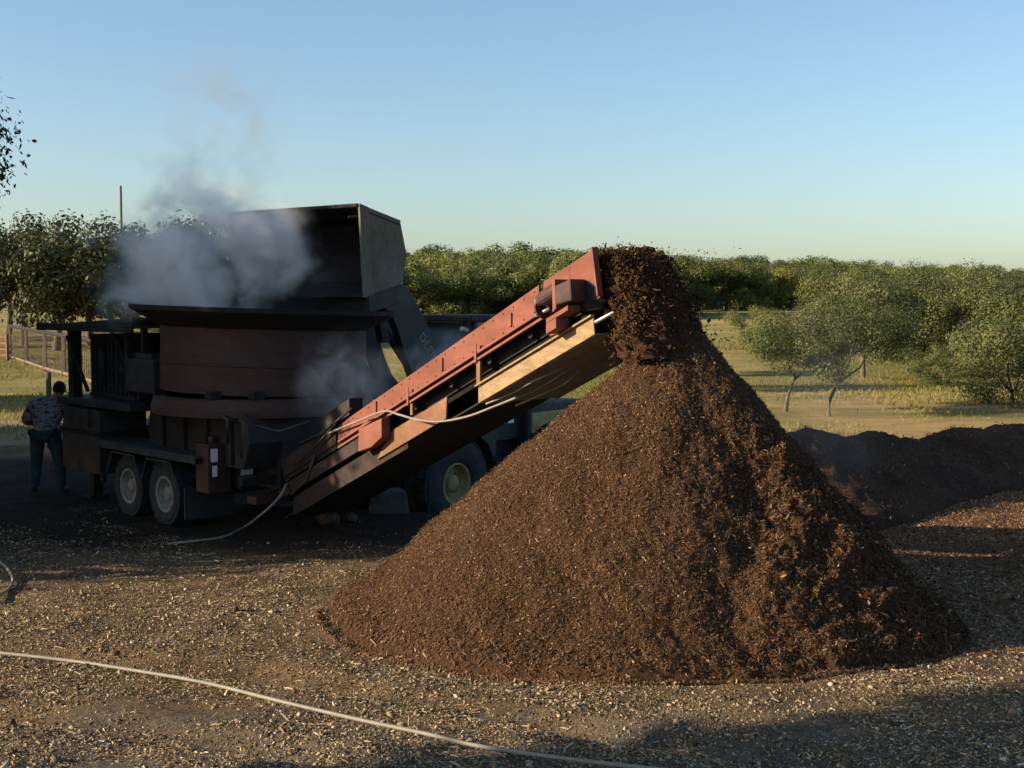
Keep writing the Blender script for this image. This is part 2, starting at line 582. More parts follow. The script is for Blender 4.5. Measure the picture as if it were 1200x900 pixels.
def ground_z(x, y):
    x = np.asarray(x, float)
    y = np.asarray(y, float)
    z = 2.4 * np.maximum(smooth01(y, 50, 160), smooth01(y, 46, 112) * smooth01(x, -12, 8))
    d = np.sqrt(((x + 1.2) / 3.3) ** 2 + ((y - 20.9) / 2.3) ** 2)
    z = z - 0.5 * (1 - smooth01(d, 0.75, 1.25))
    for (c0, dep) in ((9.02, .085), (7.45, .07)):
        dl = (y + .45 * x + .12 * np.sin(x * .9) - c0) / 1.097
        rut = np.exp(-(dl / .16) ** 2) - .45 * np.exp(-((dl - .34) / .13) ** 2) - .35 * np.exp(-((dl + .34) / .13) ** 2)
        z = z - dep * rut * (.75 + .25 * np.sin(x * 3.1)) * (1 - smooth01(x, 1.0, 3.0))
    near = 1 - smooth01(y, 24, 40)
    z = z + near * (0.022 * fbm(x * 2.0, y * 2.0, 3) + 0.016 * fbm(x * 7.0, y * 7.0, 17)) + 0.10 * smooth01(y, 26, 60) * fbm(x * .25, y * .25, 5)
    return z


def gz(x, y):
    return float(ground_z(np.array([x]), np.array([y]))[0])


xs = np.concatenate([-np.geomspace(1500, 14, 36), np.arange(-13.5, 13.6, .085), np.geomspace(14, 1500, 36)])
ys = np.concatenate([np.array([-400, -150, -60, -25, -10, 0, 4]), np.arange(6, 26, .085), np.geomspace(26.5, 3000, 90)])
GX, GY = np.meshgrid(xs, ys)
GZ = ground_z(GX, GY)
V = np.stack([GX, GY, GZ], -1).reshape(-1, 3)
nx, ny = len(xs), len(ys)
I, J = np.meshgrid(np.arange(nx - 1), np.arange(ny - 1))
b0 = (J * nx + I).ravel()
F = np.stack([b0, b0 + 1, b0 + nx + 1, b0 + nx], 1)
g = np_mesh('ground', V, F, M['ground'], smooth=True)
g['kind'] = 'structure'

# strewn shreds on the yard
n = 420000
yy = 7.2 + 13.2 * RNG.uniform(0, 1, n) ** 1.25
xx = RNG.uniform(-.56, .56, n) * yy + RNG.normal(0, .1, n)
patch = fbm(xx * 1.3, yy * 1.6, 11) + .5 * fbm(xx * 4, yy * 5, 23) + .25 * RNG.normal(size=n)
keep = patch > np.where(yy < 9.4, .30, np.where((yy > 15.3) & (xx < 2.5), .6, np.where((xx > 3.2) & (yy > 12.2), .55, -.15)))
xx, yy = xx[keep], yy[keep]
C = np.stack([xx, yy, ground_z(xx, yy)], 1)
Nn = np.tile(np.array([[0, 0, 1.0]]), (len(C), 1))
sz = np.where(RNG.uniform(0, 1, (len(C), 1)) < .05, 2.5, RNG.uniform(.35, 1.0, (len(C), 1)))
V, F, T = chip_strips(C, Nn, .021 * sz, .009 * np.sqrt(sz) * np.where(sz > 2, .75, 1), RNG, .45, 1.25, .5)
o = np_mesh('wood_litter', V, F, M['chips'], T)
tag(o, 'pale shredded wood strewn over the yard soil', 'litter', kind='stuff')

# loose stones and crumbs over the foreground
M['stone'] = tint_mat('soil_crumb', [(0, (0.055, 0.037, 0.022)), (0.5, (0.23, 0.165, 0.095)), (0.9, (0.37, 0.285, 0.175)), (1, (0.46, 0.39, 0.28))], 0.95, 0.1)
M['browncrumb'] = tint_mat('brown_crumb', [(0, (0.04, 0.021, 0.011)), (0.5, (0.14, 0.077, 0.038)), (0.9, (0.24, 0.145, 0.072)), (1, (0.36, 0.25, 0.14))], 0.95, 0.1)


def stones(P, size, rng):
    n = len(P)
    base = np.array([[-1, -1, -.3], [1, -1, -.3], [1, 1, -.3], [-1, 1, -.3], [-.7, -.7, .8], [.7, -.7, .8], [.7, .7, .8], [-.7, .7, .8]])
    sz_ = size * rng.lognormal(0, .5, (n, 1, 1)) * .5
    V = base[None] * (1 + .45 * rng.normal(size=(n, 8, 3))) * sz_ * rng.uniform(.6, 1.3, (n, 1, 3))
    a_ = rng.uniform(0, 6.28, n)
    c_, s_ = np.cos(a_)[:, None], np.sin(a_)[:, None]
    x_, y_ = V[..., 0] * c_ - V[..., 1] * s_, V[..., 0] * s_ + V[..., 1] * c_
    V = np.stack([x_, y_, V[..., 2]], -1) + P[:, None, :]
    q_ = np.array([[4, 5, 6, 7], [0, 1, 5, 4], [1, 2, 6, 5], [2, 3, 7, 6], [3, 0, 4, 7]])
    F = (np.arange(n)[:, None, None] * 8 + q_[None]).reshape(-1, 4)
    return V.reshape(-1, 3), F


n = 150000
yy = 7.2 + 8.6 * RNG.uniform(0, 1, n) ** 1.3
xx = RNG.uniform(-.56, .56, n) * yy
kp = (fbm(xx * 1.9, yy * 2.3, 31) + .3 * RNG.normal(size=n) > -.25 + .25 * smooth01(yy, 9, 13)) & ~((xx > 3.2) & (yy > 11.5))
xx, yy = xx[kp], yy[kp]
V, F = stones(np.stack([xx, yy, ground_z(xx, yy)], 1), .0085, RNG)
o = np_mesh('soil_crumbs', V, F, M['stone'], np.repeat(RNG.uniform(0, 1, len(xx)) ** 1.3, 5))
tag(o, 'tan and grey soil crumbs scattered over the foreground dirt', 'soil crumbs', kind='stuff')
n = 110000
yy = RNG.uniform(10.6, 21, n)
xx = RNG.uniform(2.6, 10.5, n)
kp = (xx > 2.6 + .25 * (yy - 10)) | (yy < 14)
xx, yy = xx[kp], yy[kp]
V, F = stones(np.stack([xx, yy, ground_z(xx, yy)], 1), .012, RNG)
o = np_mesh('mulch_crumbs', V, F, M['browncrumb'], np.repeat(RNG.uniform(0, 1, len(xx)) ** 1.3, 5))
tag(o, 'brown mulch crumbs strewn over the ground right of the cone', 'mulch crumbs', kind='stuff')

# ------------------------------------------------------------------ main pile
PC = Vector((1.67, 12.42))
PH = 2.70


def pile_R(th):
    # th: world azimuth, 0 = right, 90 = away
    keys = [(-180, 3.4), (-150, 3.33), (-120, 2.8), (-90, 2.45), (-62, 2.47), (-38, 2.62), (-15, 2.46), (20, 2.4), (60, 2.5), (110, 2.75), (150, 3.15), (180, 3.4)]
    d = np.degrees(th)
    return np.interp(d, [k[0] for k in keys], [k[1] for k in keys])


nr, nth = 190, 520
TH = np.linspace(-math.pi, math.pi, nth, endpoint=False)
S = np.linspace(0, 1.06, nr) ** .8
S = S / S[-1] * 1.05
TT, SS = np.meshgrid(TH, S)
RR = pile_R(TT)
prof = np.where(SS < .1, 1 - SS * SS / .2, 1.05 - SS) / 1.0
prof = np.where(SS < .1, 1.0 - (SS ** 2) / .2, 0.95 - (SS - .1) * 0.95 / .90)
prof = prof + 0.035 * np.exp(-((SS - 1) / .07) ** 2)
PX = PC.x + RR * SS * np.cos(TT)
PY = PC.y + RR * SS * np.sin(TT)
PZ = PH * prof
deg = np.degrees(TT)
lobe = np.exp(-((deg + 60) / 18) ** 2) * np.exp(-((SS - .77) / .21) ** 2)
groove = np.exp(-((deg + 78 + 10 * np.sin(SS * 9)) / 7) ** 2) * np.exp(-((SS - .62) / .3) ** 2)
slump = np.sin(deg / 9.0 + 1.7 * np.sin(SS * 5)) * smooth01(SS, .2, .5) * (1 - smooth01(SS, .85, 1.0))
PZ = PZ + .10 * lobe - .11 * groove + .022 * slump
rough = np.zeros_like(PZ)
coarse = np.clip(np.exp(-((deg + 42) / 36) ** 2) * smooth01(SS, .25, .55), 0, 1)
flat = np.stack([PX, PY, PZ], -1)
for i in range(nr):
    for k in range(nth):
        p = flat[i, k]
        v = Vector((p[0] * 3.1, p[1] * 3.1, p[2] * 3.1))
        a = mnoise.noise(v)
        b_ = mnoise.noise(v * 3.3)
        c_ = mnoise.noise(v * 9.0)
        rough[i, k] = .022 * a + .010 * b_ + .009 * c_ + coarse[i, k] * (.035 * b_ + .05 * a + .026 * c_)
fade = smooth01(SS, 0.0, .06) * (1 - smooth01(SS, .985, 1.05) * .6)
PZ = PZ + rough * 1.25 * fade
PX = PX + rough * .8 * fade * np.cos(TT)
PY = PY + rough * .8 * fade * np.sin(TT)
PZ = np.where(SS > 1.0, PZ - .12 * (SS - 1) / .05, PZ) + 0.0
V = np.stack([PX, PY, PZ], -1).reshape(-1, 3)
idx = np.arange(nr * nth).reshape(nr, nth)
F = np.stack([idx[:-1], np.roll(idx, -1, 1)[:-1], np.roll(idx, -1, 1)[1:], idx[1:]], -1).reshape(-1, 4)
pile = np_mesh('mulch_pile', V, F, M['mulch'], smooth=True)
tag(pile, 'tall cone of fresh brown mulch heaped under the conveyor end', 'mulch pile')
# surface normals and shreds
d1 = np.gradient(np.stack([PX, PY, PZ], -1), axis=1)
d0 = np.gradient(np.stack([PX, PY, PZ], -1), axis=0)
NN = np.cross(d0, d1)
NN /= np.linalg.norm(NN, axis=-1, keepdims=True) + 1e-9
NN = np.where(NN[..., 2:3] < 0, -NN, NN)


def pile_pts(n, smin, smax, d0_, d1_):
    s = np.sqrt(RNG.uniform(smin ** 2, smax ** 2, n))
    th = np.radians(RNG.uniform(d0_, d1_, n))
    ii = np.clip(np.searchsorted(S, s), 0, nr - 1)
    kk = ((th + math.pi) / (2 * math.pi) * nth).astype(int) % nth
    P = np.stack([PX[ii, kk], PY[ii, kk], PZ[ii, kk]], -1) + RNG.normal(0, .008, (n, 3))
    return P, NN[ii, kk], s, np.degrees(th)


P1, Q1, s1, dg1 = pile_pts(170000, .02, 1.0, -185, 15)
V1, F1, T1 = chip_strips(P1, Q1, .015, .0065, RNG, .35, .95)
P2, Q2, s2, dg2 = pile_pts(26000, .3, 1.02, -95, 10)
kp = RNG.uniform(0, 1, len(P2)) < .8 * np.exp(-((dg2 + 40) / 26) ** 2) * smooth01(s2, .35, .65)
P2, Q2 = P2[kp], Q2[kp]
V2, F2, T2 = chip_strips(P2, Q2, .040, .0115, RNG, .8, 1.25)
P3, Q3, s3, dg3 = pile_pts(9000, .95, 1.12, -175, 10)
P3[:, 2] = np.maximum(P3[:, 2], ground_z(P3[:, 0], P3[:, 1])) + .01
V3, F3, T3 = chip_strips(P3, Q3, .028, .009, RNG, .5, .8)
V = np.concatenate([V1, V2, V3])
F = np.concatenate([F1, F2 + len(V1), F3 + len(V1) + len(V2)])
T = np.concatenate([T1, T2, T3])
o = np_mesh('mulch_shreds', V, F, M['mulchchips'], T, pile)
o['kind'] = 'stuff'


# ------------------------------------------------------------------ low mound behind
def mound(name, P0, P1, width, height, mat, label, cat, seed, shreds):
    P0, P1 = Vector(P0), Vector(P1)
    ax = (P1 - P0)
    L = ax.length
    ax.normalize()
    pr = Vector((-ax.y, ax.x))
    nu, nv = int(L / .07), 90
    U = np.linspace(0, 1, nu)
    W = np.linspace(-1.05, 1.05, nv)
    UU, WW = np.meshgrid(U, W, indexing='ij')
    endf = np.minimum(smooth01(UU, 0, .13), 1 - smooth01(UU, .9, 1.0))
    crest = height * (0.93 + .06 * np.sin(UU * 7.3 + seed) + .07 * np.sin(UU * 19 + seed * 2) + .05 * np.sin(UU * 41 + seed))
    crest = crest * (1.06 - .74 * UU)
    sh = np.clip(1 - np.abs(WW), 0, 1)
    sh = np.where(np.abs(WW) < .15, .915 - WW ** 2 * 2.8, sh)
    Z = crest * endf * sh
    wid = width / 2 * (1 + .1 * np.sin(UU * 11 + 1))
    X = P0.x + ax.x * UU * L + pr.x * WW * wid
    Y = P0.y + ax.y * UU * L + pr.y * WW * wid
    for i in range(nu):
        for k in range(nv):
            v = Vector((X[i, k] * 2.2, Y[i, k] * 2.2, Z[i, k] * 2.2 + seed))
            Z[i, k] += (mnoise.noise(v) * .07 + mnoise.noise(v * 3.1) * .045 + mnoise.noise(v * 8) * .02) * min(1, .25 + Z[i, k] * 2)
    Z = Z + ground_z(X, Y) - .04 * (np.abs(WW) > .97)
    V = np.stack([X, Y, Z], -1).reshape(-1, 3)
    idx = np.arange(nu * nv).reshape(nu, nv)
    F = np.stack([idx[:-1, :-1], idx[1:, :-1], idx[1:, 1:], idx[:-1, 1:]], -1).reshape(-1, 4)
    o = np_mesh(name, V, F, mat, smooth=True)
    tag(o, label, cat)
    a = np.stack([X, Y, Z], -1)
    nn = np.cross(np.gradient(a, axis=0), np.gradient(a, axis=1))
    nn /= np.linalg.norm(nn, axis=-1, keepdims=True) + 1e-9
    nn = np.where(nn[..., 2:3] < 0, -nn, nn)
    ii, kk = RNG.integers(0, nu, shreds), RNG.integers(0, nv, shreds)
    V, F, T = chip_strips(a[ii, kk] + RNG.normal(0, .02, (shreds, 3)), nn[ii, kk], .045, .012, RNG, .6, 1.6)
    c = np_mesh('mulch_shreds', V, F, M['darkchips'], T, o)
    c['kind'] = 'stuff'
    return o


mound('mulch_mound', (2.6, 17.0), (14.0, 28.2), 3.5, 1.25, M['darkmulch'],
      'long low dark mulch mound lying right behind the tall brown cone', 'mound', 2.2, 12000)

# ------------------------------------------------------------------ grinder
GC = Vector((-3.42, 17.58, 0))
GD = Vector((.68, -.733)).normalized()
GROT = math.atan2(GD.y, GD.x)
gr = thing('tub_grinder', 'dark grimy towable tub grinder with a long red discharge conveyor', 'tub grinder', GC, GROT)
GMAT = Matrix.Translation(GC) @ Matrix.Rotation(GROT, 4, 'Z')
GINV = GMAT.inverted()


def gl(px, py, y_local):
    """grinder-local point seen at a photo pixel on the local plane y = y_local"""
    a = GINV @ Vector((0, 0, CAM_H))
    b_ = GINV @ at(px, py, 10)
    t = (y_local - a.y) / (b_.y - a.y)
    return a + (b_ - a) * t


# chassis
b = MB()
for s in (-1, 1):
    b.box(-4.9, 1.35, s * .55 - .06, s * .55 + .06, .58, .86)
for x in (-4.6, -3.6, -2.4, -1.0, .2, 1.2):
    b.box(x - .05, x + .05, -1.1, 1.1, .66, .78)
b.box(-1.9, .1, -.95, .95, .40, .52)
b.build('chassis', M['black'], gr, bevel=.008)


def wheel(parent, x, y, r, w, rim_r, tyre_m, rim_m, side, name='wheel', z=None, dish=.10):
    z = r if z is None else z
    b = MB()
    tp = [(rim_r, -.40 * w), (rim_r + .04, -.5 * w), (r - .05, -.5 * w), (r - .012, -.42 * w), (r, -.25 * w), (r, .25 * w), (r - .012, .42 * w), (r - .05, .5 * w), (rim_r + .04, .5 * w), (rim_r, .40 * w)]
    b.lathe(tp, (x, y, z), 'y', 40, closed=True)
    ty = b.build(name, tyre_m, parent, smooth=True)
    # tread lugs
    tb = MB()
    nl = 26
    for k in range(nl):
        t = 2 * math.pi * k / nl
        for sd in (-1, 1):
            ca, sa = math.cos(t + sd * .06), math.sin(t + sd * .06)
            tg = Vector((-sa, 0, ca))
            rd = Vector((ca, 0, sa))
            c0 = Vector((x, y + sd * w * .24, z)) + rd * (r + .004)
            hx, hy, hz = tg * .045 * r / .4, Vector((0, w * .2, 0)), rd * .02
            V = [c0 + hx * i + hy * j + hz * k2 for i in (-1, 1) for j in (-1, 1) for k2 in (-1, 1)]
            tb.add(V, [(0, 1, 3, 2), (4, 6, 7, 5), (0, 4, 5, 1), (2, 3, 7, 6), (0, 2, 6, 4), (1, 5, 7, 3)])
    tb.build('tyre_tread', tyre_m, ty)
    rb = MB()
    s = side
    rp = [(rim_r + .015, s * .43 * w), (rim_r - .02, s * .45 * w), (rim_r - .03, s * .36 * w), (rim_r * .82, s * (.36 * w - dish)), (rim_r * .45, s * (.36 * w - dish)), (rim_r * .42, s * (.36 * w - dish * .3)), (rim_r * .30, s * (.36 * w - dish * .1)), (.001, s * (.36 * w - dish * .05))]
    rb.lathe(rp, (x, y, z), 'y', 32)
    for k in range(8):
        t = 2 * math.pi * k / 8
        cx, cz = x + rim_r * .62 * math.cos(t), z + rim_r * .62 * math.sin(t)
        y0 = y + s * (.36 * w - dish)
        rb.tube([(cx, y0, cz), (cx, y0 + s * .03, cz)], .018, 6)
    rb.build('rim', rim_m, ty, smooth=True)
    return ty


for ax_x in (-1.52, -.47):
    for s in (-1, 1):
        wheel(gr, ax_x, s * 1.16, .40, .25, .235, M['tyre'], M['palerim'], s)
b = MB()
for ax_x in (-1.52, -.47):
    b.tube([(ax_x, -1.1, .40), (ax_x, 1.1, .40)], .06, 10)
b.build('axle', M['black'], gr, smooth=True)

# fenders: deck plate plus trapezoid skirts over each wheel
for s in (-1, 1):
    b = MB()
    b.box(-2.35, .55, min(s * 1.36, s * .70), max(s * 1.36, s * .70), .965, 1.0)
    b.box(-2.35, .55, s * 1.36 - .012, s * 1.36 + .012, .90, .965)
    for ax_x in (-1.52, -.47):
        pts = [(ax_x - .50, .52), (ax_x - .33, .86), (ax_x + .33, .86), (ax_x + .50, .52)]
        for (p, q) in zip(pts[:-1], pts[1:]):
            b.tube([(p[0], s * 1.35, p[1]), (q[0], s * 1.35, q[1])], .016, 6)
    f = b.build('fender', M['fender'], gr, bevel=.006)
    b = MB()
    b.box(.20, .225, min(s * 1.34, s * .62), max(s * 1.34, s * .62), .14, .56)
    b.build('mud_flap', M['fender'], gr)

# mill housing below the tub
b = MB()
b.prism([(-1.25, .86), (1.15, .86), (1.30, 1.20), (1.2, 1.56), (-1.3, 1.56), (-1.4, 1.2)], -1.02, 1.02, 'y')
for x in (-.9, -.3, .3, .9):
    b.box(x - .03, x + .03, -1.08, -1.02, .9, 1.54)
b.build('mill_housing', M['machine'], gr, bevel=.012)
b = MB()
b.lathe([(1.30, 1.50), (1.50, 1.50), (1.50, 1.60), (1.47, 1.70), (1.47, 1.735), (1.30, 1.735)], (0, 0, 0), 'z', 64, closed=True)
b.build('tub_ring', M['tub'], gr, smooth=False, bevel=.006)
# tub: drum with bands, flare ring
tilt = Matrix.Rotation(R(1.8), 4, GINV.to_3x3() @ Vector((0, 1, 0)))
b = MB()
b.lathe([(1.385, 1.78), (1.385, 2.14), (1.40, 2.15), (1.40, 2.17), (1.385, 2.18), (1.385, 2.66), (1.36, 2.66), (1.36, 1.78)], (0, 0, 0), 'z', 72, closed=True)
tub = b.build('tub', M['tub'], gr)
tub.matrix_local = Matrix.Translation((0, 0, 1.75)) @ tilt @ Matrix.Translation((0, 0, -1.75))
b = MB()
b.lathe([(1.36, 2.63), (1.40, 2.63), (1.79, 2.84), (1.80, 2.90), (1.77, 2.90), (1.76, 2.86)], (0, 0, 0), 'z', 72, closed=True)
fl = b.build('flare_rim', M['black'], tub)
b = MB()
b.lathe([(.02, 1.9), (1.35, 1.9)], (0, 0, 0), 'z', 48)
b.build('tub_floor', M['black'], tub)
# small brackets on the drum
b = MB()
for (px, py) in ((293, 447), (354, 476)):
    p = gl(px, py, -1.2)
for t in (-1.02, -.62):
    c, s = math.cos(t), math.sin(t)
    b = MB()
    b.box(1.40 * c - .08, 1.40 * c + .08, 1.40 * s - .08, 1.40 * s + .08, 1.74, 1.84)
    b.build('bracket', M['black'], gr, bevel=.008)

# side box in front of the tub
b = MB()
b.box(-1.42, -.62, -1.32, -.95, 1.74, 2.20)
b.box(-1.20, -.75, -1.28, -1.0, 2.20, 2.27)
b.build('side_box', M['dullgrey'], gr, bevel=.012)
b = MB()
b.box(-1.62, -1.50, -1.25, -1.15, 1.7, 2.62)
b.box(-1.12, -1.04, -1.25, -1.17, 2.27, 2.62)
b.box(-1.62, -1.04, -1.20, -1.17, 2.22, 2.28)
b.build('cab_frame', M['black'], gr, bevel=.008)

# engine deck, canopy and louvred radiator side
b = MB()
b.box(-3.85, -1.45, -1.27, 1.2, 1.44, 1.55)
b.box(-4.9, -3.85, -.8, .8, .86, 1.0)
b.build('engine_deck', M['dullgrey'], gr, bevel=.012)
b = MB()
b.box(-3.3, -1.65, -.92, .9, 1.55, 2.5)
eng = b.build('engine_housing', M['machine'], gr, bevel=.015)
b = MB()
for k in range(12):
    x = -3.2 + k * .135
    w = .032 if k % 3 else .055
    b.box(x - w / 2, x + w / 2, -1.0, -.925, 1.6, 2.42)
b.box(-3.3, -1.68, -.99, -.922, 2.42, 2.5)
b.box(-3.3, -1.68, -.99, -.922, 1.56, 1.62)
b.build('louvre', M['dullgrey'], eng, bevel=.004)
b = MB()
b.tube([(-2.75, -1.03, 1.75), (-2.75, -1.03, 2.35)], .05, 10)
b.tube([(-2.25, -1.05, 2.5), (-1.95, -1.05, 2.05), (-1.78, -1.05, 1.7)], .03, 8)
b.tube([(-2.1, -1.05, 2.0), (-1.9, -1.05, 1.98)], .06, 8)
b.build('engine_pipe', M['machine'], eng, smooth=True)
b = MB()
b.prism([(-4.35, 2.54), (-1.15, 2.70), (-1.15, 2.76), (-4.35, 2.62)], -1.34, 1.3, 'y')
b.box(-4.35, -1.15, -1.36, -1.33, 2.55, 2.66)
roof = b.build('canopy_roof', M['machine'], gr, bevel=.008)
b = MB()
for x in (-3.38, ):
    b.box(x - .085, x + .085, -1.25, -1.10, 1.55, 2.64)
b.build('canopy_post', M['black'], gr, bevel=.008)
b = MB()
b.box(-4.2, -4.12, .9, .98, 1.0, 2.58)
b.box(-4.3, -3.84, .85, 1.0, .9, 1.0)
b.build('canopy_post', M['black'], gr, bevel=.008)
b = MB()
p, q = gl(79, 394, -1.28), gl(103, 458, -1.28)
b.tube([p, q], .03, 8)
b.build('canopy_strut', M['black'], gr, smooth=True)
b = MB()
b.lathe([(.02, -.42), (.17, -.42), (.20, -.36), (.20, .30), (.14, .40), (.02, .40)], (-1.75, -.55, 2.92), 'x', 24)
b.box(-1.95, -1.55, -.65, -.45, 2.70, 2.80)
b.build('air_cleaner', M['black'], gr, smooth=False, bevel=.01)
# fuel box at the front corner
b = MB()
b.box(-3.72, -2.45, -1.26, -.5, .46, 1.03)
fb = b.build('fuel_tank', M['dullgrey'], gr, bevel=.025)
b = MB()
b.prism([(-3.72, 1.07), (-2.45, 1.07), (-2.45, 1.40), (-3.66, 1.42)], -1.25, -.5, 'y')
b.box(-3.2, -2.75, -1.285, -1.25, 1.12, 1.38)
b.build('tool_box', M['dullgrey'], gr, bevel=.02)
b = MB()
b.box(-3.74, -2.43, -1.27, -.5, 1.03, 1.07)
b.tube([(-2.45, -1.2, .35), (-2.45, -1.2, .5)], .05, 8)
b.build('tank_strap', M['black'], gr)
# stabiliser leg and drawbar
b = MB()
b.box(-3.35, -3.2, -1.0, -.85, .05, .6)
b.box(-3.42, -3.12, -1.1, -.78, 0.0, .06)
b.build('jack_leg', M['black'], gr, bevel=.008)
b = MB()
b.prism([(-4.9, -.5), (-6.1, -.08), (-6.1, .08), (-4.9, .5)], .62, .80, 'z')
b.build('drawbar', M['black'], gr, bevel=.01)

# rear corner: oil tank with stickers, control box with stickers, clutter
b = MB()
p0 = gl(243, 590, -1.18)
xt = p0.x
b.box(xt - .15, xt + .17, -1.26, -.92, .52, 1.16)
b.tube([(xt, -1.1, 1.16), (xt, -1.1, 1.25)], .05, 10)
ot = b.build('oil_tank', M['darkred'], gr, bevel=.03)
b = MB()
b.box(xt + .171, xt + .174, -1.22, -1.12, .93, 1.10)
b.box(xt + .171, xt + .174, -1.20, -1.13, .74, .88)
b.build('sticker', M['sticker'], ot)
b = MB()
b.box(xt + .0, xt + .28, -.86, -.52, .55, 1.22)
b.tube([(xt + .1, -.8, 1.22), (xt + .1, -.8, 1.45), (xt - .1, -.8, 1.55)], .03, 8)
cb = b.build('control_box', M['black'], gr, bevel=.012)
b = MB()
b.box(xt + .281, xt + .284, -.85, -.67, .97, 1.08)
b.box(xt + .281, xt + .284, -.85, -.67, .74, .90)
b.build('sticker', M['sticker'], cb)
b = MB()
b.tube([(1.1, -1.0, 1.0), (1.15, -1.0, 1.45), (.9, -1.0, 1.55)], .035, 8)
b.tube([(1.0, -1.16, 1.2), (1.05, -1.18, 1.5), (.7, -1.18, 1.6)], .028, 8)
b.tube([(1.3, -.5, .8), (1.6, -.6, .55), (1.9, -.58, .75), (2.1, -.58, 1.1)], .022, 8)
b.tube([(1.3, -.3, 1.2), (1.8, -.6, 1.22), (2.3, -.62, 1.38), (2.9, -.60, 1.72)], .014, 8)
b.tube([(1.3, -.4, 1.0), (1.7, -.62, .95), (2.1, -.64, 1.15), (2.6, -.62, 1.52)], .014, 8)
b.tube([(.4, -1.2, 1.62), (.9, -1.1, 1.5), (1.5, -.7, 1.35), (2.0, -.6, 1.5)], .02, 8)
b.build('hydraulic_hose', M['darkhose'], gr, smooth=True)
b = MB()
b.box(1.1, 1.32, -.95, -.45, .42, .52)
b.build('tail_light_bar', M['darkred'], gr, bevel=.012)
b = MB()
b.box(1.15, 1.35, -.55, .55, .78, 1.22)
b.box(1.0, 1.4, .62, 1.1, .6, 1.35)
b.build('rear_frame', M['machine'], gr, bevel=.015)


# ---- discharge conveyor (t runs along local x, w drops below the top edge)
def zt(t):
    return .43 + .45 * t


def cpoly(t0, t1, w0, w1, e0=0.0, e1=0.0):
    """a slanting strip between drops w0 (upper) and w1 (lower); e shifts the lower corners along t"""
    return [(t0, zt(t0) - w0), (t1, zt(t1) - w0), (t1 + e1, zt(t1 + e1) - w1), (t0 + e0, zt(t0 + e0) - w1)]


YN, YF = -.55, .55
b = MB()
b.prism(cpoly(1.15, 6.72, .30, .36), YN, YN + .03, 'y')
b.prism(cpoly(1.15, 6.72, .30, .36), YF - .03, YF, 'y')
b.prism(cpoly(1.15, 6.60, .36, .50), YN + .12, YN + .14, 'y')
b.prism(cpoly(1.15, 6.60, .50, .78), YF - .16, YF - .14, 'y')
for t in np.arange(1.5, 6.6, .62):
    b.tube([(t, YN + .04, zt(t) - .42), (t, YF - .04, zt(t) - .42)], .04, 8)
conv = b.build('conveyor_frame', M['black'], gr)
b = MB()
b.prism([(2.55, zt(2.55) - .085), (6.02, zt(6.02)), (6.02, zt(6.02) - .29), (2.55, zt(2.55) - .29)], YN - .004, YN + .016, 'y')
b.prism(cpoly(6.08, 6.45, 0.0, .29), YN - .004, YN + .016, 'y')
hp = [(6.45, zt(6.45)), (6.78, zt(6.78)), (6.86, zt(6.86) - .50), (6.70, zt(6.70) - .54), (6.45, zt(6.45) - .40)]
b.prism(hp, YN - .004, YN + .016, 'y')
for k in range(22):
    t = 2.7 + k * .155
    for w_ in (.125 - .024 * (t - 2.55), .25):
        b.tube([(t, YN - .014, zt(t) - w_), (t, YN - .004, zt(t) - w_)], .011, 6)
for t in (3.3, 4.5, 5.6):
    b.prism(cpoly(t, t + .03, .10, .24), YN - .022, YN - .0045, 'y')
b.prism([(6.78, zt(6.78)), (6.80, zt(6.80)), (6.88, zt(6.88) - .50), (6.86, zt(6.86) - .50)], YN - .06, YN + .016, 'y')
b.build('side_board', M['red'], conv, bevel=.006)
b = MB()
b.prism(cpoly(2.55, 6.74, 0.07, .29), YF - .016, YF + .004, 'y')
b.prism([(6.45, zt(6.45) - .08), (6.70, zt(6.70) - .08), (6.90, zt(6.90) - .45), (6.45, zt(6.45) - .40)], YF + .006, YF + .03, 'y')
b.box(6.60, 6.72, YF + .03, YF + .09, zt(6.7) - .14, zt(6.7) - .04)
b.build('side_board', M['red'], conv, bevel=.006)
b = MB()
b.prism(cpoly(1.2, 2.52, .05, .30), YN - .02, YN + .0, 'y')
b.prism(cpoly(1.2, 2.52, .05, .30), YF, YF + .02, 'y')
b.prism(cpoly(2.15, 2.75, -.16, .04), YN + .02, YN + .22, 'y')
b.build('lower_side_board', M['shadedred'], conv, bevel=.006)
# rails under the side board
b = MB()
b.prism(cpoly(2.6, 6.46, .285, .315), YN - .05, YN - .0055, 'y')
b.prism(cpoly(2.6, 6.46, .355, .385), YN - .05, YN - .0055, 'y')
for t in (3.95, 5.10):
    b.prism(cpoly(t, t + .035, .20, .40), YN - .062, YN - .052, 'y')
b.build('guide_rail', M['salmon'], conv, bevel=.004)
# lower panels
b = MB()
b.prism(cpoly(5.12, 6.78, .655, .832, .0, .02), YN - .02, YN + .0, 'y')
b.prism(cpoly(5.10, 6.78, .630, .652), YN - .055, YN + .0, 'y')
b.build('lower_side_panel', M['yellow'], conv, bevel=.005)
b = MB()
b.prism(cpoly(3.60, 4.62, .56, .79, -.25, -.02), YN - .03, YN - .005, 'y')
b.build('lower_side_panel', M['tan'], conv, bevel=.005)
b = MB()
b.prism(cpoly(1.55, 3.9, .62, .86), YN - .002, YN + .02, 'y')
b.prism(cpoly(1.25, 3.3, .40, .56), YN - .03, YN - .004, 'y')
b.build('lower_side_panel', M['shadedred'], conv, bevel=.005)
